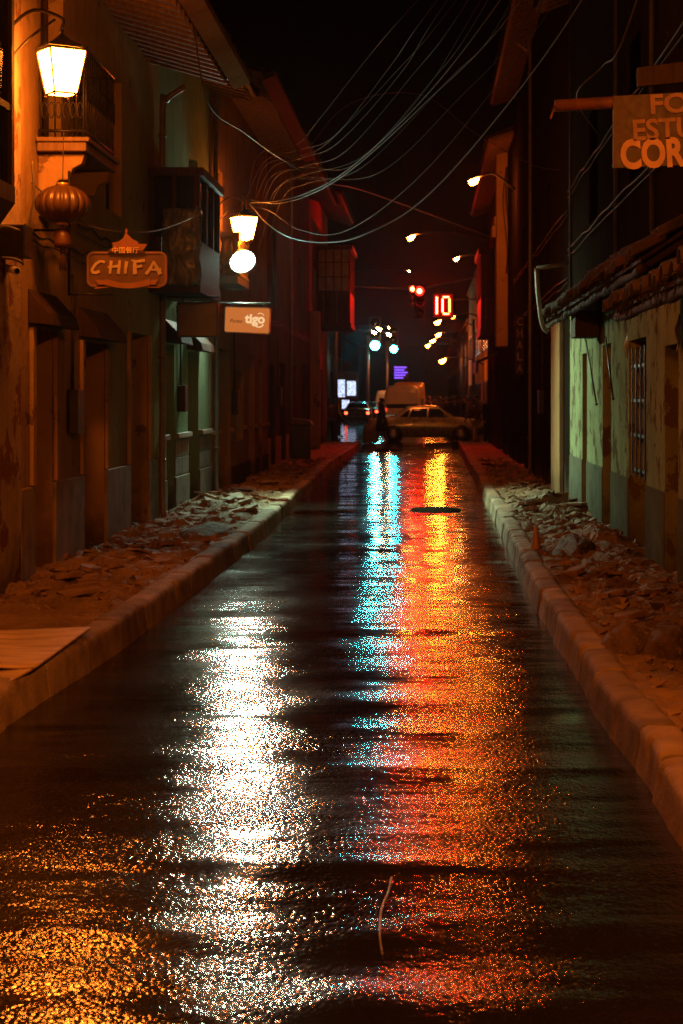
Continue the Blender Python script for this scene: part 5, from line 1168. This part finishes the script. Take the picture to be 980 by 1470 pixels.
    for sg in (1, -1):
        w = MB(); w.box(xr - 0.012, xr + 0.2, min(sg * (r_[4] - 0.17), sg * (r_[4] + 0.006)), max(sg * (r_[4] - 0.17), sg * (r_[4] + 0.006)), r_[2] - 0.18, r_[2] - 0.02)
        w.build('tail_light', emit('tail_glow', (1.0, 0.06, 0.02), lit_tail) if lit_tail else pm('tail_lens', (0.25, 0.01, 0.01), rough=0.2, bmp=0), t, 0.01)
        w = MB(); w.box(xf - 0.25, xf + 0.012, min(sg * (f_[4] - 0.25), sg * (f_[4] + 0.006)), max(sg * (f_[4] - 0.25), sg * (f_[4] + 0.006)), f_[2] - 0.16, f_[2] - 0.03); w.build('headlight', M['steel'], t, 0.02)
    w = MB(); w.box(xr - 0.06, xr + 0.15, -r_[4] * 0.95, r_[4] * 0.95, r_[1] + 0.02, r_[1] + 0.16); w.build('bumper', M['black'], t, 0.03)
    w = MB(); w.box(xf - 0.2, xf + 0.06, -f_[4] * 0.95, f_[4] * 0.95, f_[1] + 0.02, f_[1] + 0.14); w.build('bumper', M['black'], t, 0.03)
    w = MB()
    for x in ([] if len(sidewins) < 2 else [sidewins[0][0][0] + 0.12, sidewins[1][0][0] + 0.12]):
        for sg in (1, -1): q_ = at_x(st, x); w.box(x, x + 0.13, min(sg * (q_[4] + 0.004), sg * (q_[4] + 0.03)), max(sg * (q_[4] + 0.004), sg * (q_[4] + 0.03)), q_[2] - 0.12, q_[2] - 0.09)
    if w.v: w.build('door_handle', M['black'], t)
    return t
def paint(name, c, rough=0.28, metal=0.3):
    m = pm(name, c, tuple(x * 0.85 for x in c), scale=2, rough=rough, bmp=0.0, metal=metal, rvar=0.08); m.node_tree.nodes['Principled BSDF'].inputs['Coat Weight'].default_value = 0.5; return m
SEDAN = [(-2.12, .40, .70, .80, .70, .62), (-2.03, .28, .84, .92, .80, .70), (-1.62, .22, .88, .985, .83, .70), (-1.28, .22, .90, 1.01, .84, .69), (-0.80, .2, .91, 1.33, .84, .60), (-0.35, .2, .91, 1.385, .85, .58), (0.10, .2, .90, 1.38, .85, .58), (0.42, .2, .90, 1.32, .85, .59), (1.02, .2, .88, .955, .84, .69), (1.55, .2, .82, .885, .82, .68), (1.98, .24, .70, .76, .77, .66), (2.13, .34, .58, .64, .66, .56)]
SW = [((-0.02, .94), (0.80, .935), (0.40, 1.25), (0.02, 1.28)), ((-0.72, .95), (-0.08, .945), (-0.05, 1.28), (-0.62, 1.25)), ((-1.08, .96), (-0.79, .955), (-0.70, 1.22), (-0.76, 1.21))]
car = vehicle('parked_car', 'silver grey sedan crossing the end of the street sideways', 'car', SEDAN, paint('silver_paint', (0.46, 0.52, 0.58)), (-1.32, 1.22), 0.30, SW, (0.99, .965, .64, .47, 1.30, .54), (-1.24, 1.03, .62, -.84, 1.31, .54))
car.name = 'car'; ORG.pop('parked_car', None)
place(car, (P(615, 0, 68.6).x, 68.6, 0.0), 0.0)
taxi = vehicle('car', 'dark car seen from behind with lit tail lights, left of the pale van', 'car', SEDAN, paint('dark_paint', (0.03, 0.03, 0.035)), (-1.32, 1.22), 0.30, SW, (0.99, .965, .64, .47, 1.30, .54), (-1.24, 1.03, .62, -.84, 1.31, .54), lit_tail=9.0)
place(taxi, (P(514, 0, 116).x, 116.0, 0.0), R(90))
c = taxi.copy()  # further cars queue beyond
COL.objects.link(c); [copy_tree(ch, c) for ch in list(taxi.children)]
c['label'] = 'dark car just ahead of the first one, its green lit roof showing'; place(c, (P(529, 0, 128).x, 128.0, 0.0), R(88))
c = copy_tree(taxi); c['label'] = 'distant dark car with a red tail light, left of the van roof'; place(c, (P(544, 0, 150).x, 150.0, 0.0), R(90))
VAN = [(-2.32, .42, 1.02, 1.70, .74, .60), (-2.24, .32, 1.05, 1.90, .83, .66), (-1.9, .28, 1.06, 1.99, .85, .68), (0.6, .28, 1.06, 2.0, .85, .68), (1.15, .28, 1.04, 1.86, .85, .66), (1.75, .28, 1.0, 1.12, .83, .70), (2.15, .3, .86, .94, .78, .68), (2.3, .38, .7, .76, .68, .6)]
VW = [((0.35, 1.1), (1.35, 1.08), (1.02, 1.6), (0.38, 1.68)), ((-0.75, 1.1), (0.25, 1.1), (0.25, 1.68), (-0.75, 1.68)), ((-1.95, 1.1), (-0.85, 1.1), (-0.85, 1.68), (-1.9, 1.66))]
van = vehicle('van', 'pale high roofed van seen from behind, just past the sedan', 'van', VAN, paint('cream_paint', (0.80, 0.78, 0.74), metal=0.0), (-1.4, 1.45), 0.32, VW, (1.72, 1.14, .68, 1.2, 1.80, .60), (-2.325, 1.02, .70, -2.27, 1.52, .64), lit_tail=1.0)
place(van, (P(578, 0, 92).x, 92.0, 0.0), R(90), 1.14)
BUS = [(-3.2, .45, 1.15, 2.25, .90, .80), (-3.1, .36, 1.2, 2.48, .98, .86), (-2.7, .34, 1.2, 2.56, 1.0, .86), (2.2, .34, 1.2, 2.56, 1.0, .86), (2.9, .34, 1.15, 2.4, 1.0, .82), (3.25, .36, 1.0, 1.3, .97, .82), (3.4, .42, .9, 1.0, .85, .75)]
BW = [((-2.9 + i * 1.15, 1.25), (-1.85 + i * 1.15, 1.25), (-1.85 + i * 1.15, 2.15), (-2.9 + i * 1.15, 2.15)) for i in range(5)]
bus = vehicle('minibus', 'yellow roofed minibus behind the pale van', 'minibus', BUS, paint('yellow_paint', (0.62, 0.42, 0.10), metal=0.0), (-2.1, 2.2), 0.38, BW, (3.22, 1.32, .82, 2.93, 2.34, .76), (-3.215, 1.2, .82, -3.16, 2.0, .80), lit_tail=4.0)
place(bus, (P(588, 0, 107).x, 107.0, 0.0), R(90))

c = copy_tree(van); c['label'] = 'second pale van, farther up the street beyond the first'; place(c, (P(556, 0, 134).x, 134.0, 0.0), R(91), 1.1)

# ------------------------------------------------------------------ people
def skin_mesh(pts, edges, rad, root=0, lv=2):
    me = bpy.data.meshes.new('skin'); names = list(pts); ix = {n: i for i, n in enumerate(names)}
    me.from_pydata([pts[n] for n in names], [(ix[a], ix[b]) for a, b in edges], [])
    o = bpy.data.objects.new('skin', me); COL.objects.link(o)
    o.modifiers.new('s', 'SKIN'); 
    if not me.skin_vertices:
        bm = bmesh.new(); bm.from_mesh(me); bm.verts.layers.skin.verify(); bm.to_mesh(me); bm.free()
    for n in names:
        r = rad[n]; me.skin_vertices[0].data[ix[n]].radius = r if isinstance(r, tuple) else (r, r)
    me.skin_vertices[0].data[root].use_root = True
    s = o.modifiers.new('d', 'SUBSURF'); s.levels = lv; s.render_levels = lv
    dg = bpy.context.evaluated_depsgraph_get(); dg.update()
    out = bpy.data.meshes.new_from_object(o.evaluated_get(dg)); bpy.data.objects.remove(o)
    for p in out.polygons: p.use_smooth = True
    return out
SKIN_M = pm('skin', (0.30, 0.17, 0.11), rough=0.55, bmp=0); HAIR_M = pm('dark_hair', (0.015, 0.012, 0.01), rough=0.5, bmp=0.4, bscale=90)
def person(label, top, bottom, stride=0.18, arm=0.1, skirt=False, sit=False, bend=0.0, group=None, hold=None):
    t = lthing('person', label, 'person', group)
    J = {'pel': (0, 0, .92), 'wai': (0, -bend * .3, 1.08), 'che': (0, -bend * .8, 1.28), 'nec': (0, -bend, 1.43), 'hea': (0, -bend - .015, 1.53), 'top': (0, -bend - .01, 1.62)}
    Rr = {'pel': (.15, .11), 'wai': (.125, .095), 'che': (.155, .105), 'nec': .052, 'hea': (.078, .092), 'top': (.06, .07)}
    E = [('pel', 'wai'), ('wai', 'che'), ('che', 'nec'), ('nec', 'hea'), ('hea', 'top')]
    for s, nm in ((1, 'l'), (-1, 'r')):
        a = arm * s; J.update({nm + 'sho': (.185 * s, -bend * .9, 1.37), nm + 'elb': (.235 * s, a * .5 - bend * .9, 1.10), nm + 'wri': (.235 * s, a - .08 - bend * .9, .87), nm + 'han': (.23 * s, a - .11 - bend * .9, .76)})
        if hold == nm: J.update({nm + 'elb': (.24 * s, .02, 1.12), nm + 'wri': (.26 * s, -.12, .98), nm + 'han': (.27 * s, -.18, .93)})
        Rr.update({nm + 'sho': .058, nm + 'elb': .043, nm + 'wri': .028, nm + 'han': (.042, .022)})
        E += [('che', nm + 'sho'), (nm + 'sho', nm + 'elb'), (nm + 'elb', nm + 'wri'), (nm + 'wri', nm + 'han')]
        y = stride * s; J.update({nm + 'hip': (.095 * s, 0, .86), nm + 'kne': (.10 * s, -y * .6 - .02, .48), nm + 'ank': (.10 * s, -y + (.06 if y < 0 else 0), .08), nm + 'toe': (.11 * s, -y - .17, .035)})
        Rr.update({nm + 'hip': .092, nm + 'kne': .062, nm + 'ank': .042, nm + 'toe': .038})
        E += [('pel', nm + 'hip'), (nm + 'hip', nm + 'kne'), (nm + 'kne', nm + 'ank'), (nm + 'ank', nm + 'toe')]
    J['nos'] = (0, -bend - .118, 1.535); Rr['nos'] = .014; E.append(('hea', 'nos'))
    def obj(nm, me, m): me.materials.clear(); me.materials.append(m); o = bpy.data.objects.new(nm, me); COL.objects.link(o); o.parent = t; return o
    obj('body', skin_mesh(J, E, Rr), SKIN_M)
    g_ = lambda r, k: tuple(x * k[0] + k[1] for x in (r if isinstance(r, tuple) else (r, r)))
    keys = ['pel', 'wai', 'che', 'lsho', 'lelb', 'lwri', 'rsho', 'relb', 'rwri']; Jc = {k: J[k] for k in keys}; Jc['pel'] = (0, 0, .86); Jc['col'] = (0, -bend * .97, 1.42)
    Rc = {k: g_(Rr[k], (1.1, .018)) for k in keys}; Rc['col'] = (.07, .065)
    Ec = [e for e in E if e[0] in Jc and e[1] in Jc] + [('che', 'col')]; obj('jacket', skin_mesh(Jc, Ec, Rc), top)
    if skirt:
        q = MB(); q.lathe([(.16, .98), (.20, .85), (.225, .62), (.235, .46), (.22, .46), (.17, .86)], (0, 0, 0), 20)
        q.v = [Vector((v.x * (1 + .06 * math.sin(9 * math.atan2(v.y, v.x)) * (1 - v.z)), v.y * (1 + .06 * math.sin(9 * math.atan2(v.y, v.x)) * (1 - v.z)), v.z)) for v in q.v]; q.build('skirt', bottom, t)
    else:
        keys = ['pel', 'lhip', 'lkne', 'lank', 'rhip', 'rkne', 'rank']; Jc = {k: J[k] for k in keys}; Rc = {k: g_(Rr[k], (1.08, .018)) for k in keys}
        obj('trousers', skin_mesh(Jc, [e for e in E if e[0] in Jc and e[1] in Jc], Rc), bottom)
    q = MB(); vs = []
    for j in range(7):
        for i in range(16):
            a = 2 * PI * i / 16; ph = PI / 2 * j / 6 * 1.15; f_ = 1.0 if math.sin(a) > -0.35 else 0.72
            vs.append((.098 * math.sin(ph) * math.cos(a), -bend - .005 + .112 * math.sin(ph) * math.sin(a) * (1 if math.sin(a) > 0 else .95), 1.565 + .115 * math.cos(ph * f_)))
    q.add(vs, [(j * 16 + i, j * 16 + (i + 1) % 16, (j + 1) * 16 + (i + 1) % 16, (j + 1) * 16 + i) for j in range(6) for i in range(16)], True); q.build('hair', HAIR_M, t)
    return t
def cloth(n, c): return pm(n, c, tuple(x * 0.7 for x in c), scale=9, rough=0.85, bmp=0.3, bscale=30, bdist=0.01)
dkc = cloth('black_cloth', (0.02, 0.018, 0.018)); jeans = cloth('pale_denim', (0.60, 0.68, 0.85)); rdc = cloth('dark_red_cloth', (0.12, 0.025, 0.02)); gyc = cloth('grey_cloth', (0.30, 0.27, 0.25)); brc = cloth('brown_cloth', (0.12, 0.07, 0.04)); wtc = cloth('pale_cloth', (0.55, 0.5, 0.48))
p = person('person in dark coat and long skirt walking before the sedan with a pale sack', dkc, dkc, skirt=True, hold='r'); place(p, (P(548, 0, 66.0).x, 66.0, 0), R(-80), 1.0)
q = MB(); prof = [(.02, .0), (.22, .02), (.29, .2), (.30, .42), (.22, .68), (.10, .84), (.13, .92), (.02, .93)]
q.lathe(prof, (0, 0, 0), 20); q.v = [Vector((v.x * (1 + .12 * fbm(v.x * 4, v.y * 4, v.z * 4)), v.y * (1 + .1 * fbm(v.y * 4, v.x * 4, v.z * 3)), v.z)) for v in q.v]
o = q.build('sack', cloth('sack_cloth', (0.42, 0.30, 0.19))); tag(o, 'large pale sack held beside the person in front of the sedan', 'sack'); o.location = (P(531, 0, 66.0).x, 66.05, 0.0)
p = person('person in black jacket and pale blue jeans at the right street corner', dkc, jeans, stride=.05); place(p, (P(713, 0, 63.6).x, 63.6, 0.0), R(160))
p = person('person all in black standing left of the pale blue jeans', dkc, dkc, stride=.06); place(p, (P(702, 0, 62.9).x, 62.9, 0.0), R(20), 1.03)
p = person('person in pale trousers bending forward near the sedan bonnet', brc, wtc, stride=.12, bend=.16); place(p, (P(683, 0, 66.4).x, 66.4, 0.0), R(-60), .98)
p = person('person in dark red jacket at the left street corner', rdc, dkc, stride=.08); place(p, (P(473, 0, 66).x, 66.0, 0.0), R(30))
p = person('person in pale shirt behind the red jacket, left street corner', wtc, dkc, stride=.12); place(p, (P(483, 0, 76.0).x, 76.0, 0.0), R(100), 1.02)
LBL = {'dark': 'person in black clothes among the crowd on the far right', 'brown': 'person in brown jacket among the crowd on the far right', 'grey': 'person in grey jacket among the crowd on the far right'}
protos = [person(LBL['dark'], dkc, dkc, stride=.14, group='black clothed people in the far crowd'), person(LBL['brown'], brc, dkc, stride=.18, group='brown jacketed people in the far crowd'), person(LBL['grey'], gyc, dkc, stride=.08, group='grey jacketed people in the far crowd')]
rnd = random.Random(9); k = 0
for i in range(24):
    px = 616 + i * 3.0 + rnd.uniform(-1.5, 1.5); Y = rnd.uniform(78, 102) if px > 640 else rnd.uniform(84, 104)
    o = protos[i % 3] if i < 3 else copy_tree(protos[i % 3]); x = P(px, 0, Y).x
    place(o, (x, Y, 0.14 if x > 2.0 else 0.0), rnd.uniform(0, 6.28), rnd.uniform(.94, 1.06))

# ------------------------------------------------------------------ damp night air
if HAZE:
    hz = MB(); hz.box(-420, 420, -70, 720, -1.12, 16.0); ho = hz.build('haze', None) if False else None
    me = bpy.data.meshes.new('haze'); me.from_pydata([tuple(v) for v in hz.v], [], hz.f); ho = bpy.data.objects.new('haze', me); COL.objects.link(ho); ho['kind'] = 'stuff'
    hm = bpy.data.materials.new('damp_air'); hm.use_nodes = True; nt = hm.node_tree; nt.nodes.remove(nt.nodes['Principled BSDF'])
    vp = nt.nodes.new('ShaderNodeVolumePrincipled'); vp.inputs['Color'].default_value = (0.9, 0.9, 0.9, 1); vp.inputs['Density'].default_value = HAZE; vp.inputs['Anisotropy'].default_value = 0.9
    nt.links.new(vp.outputs[0], nt.nodes['Material Output'].inputs['Volume']); me.materials.append(hm)
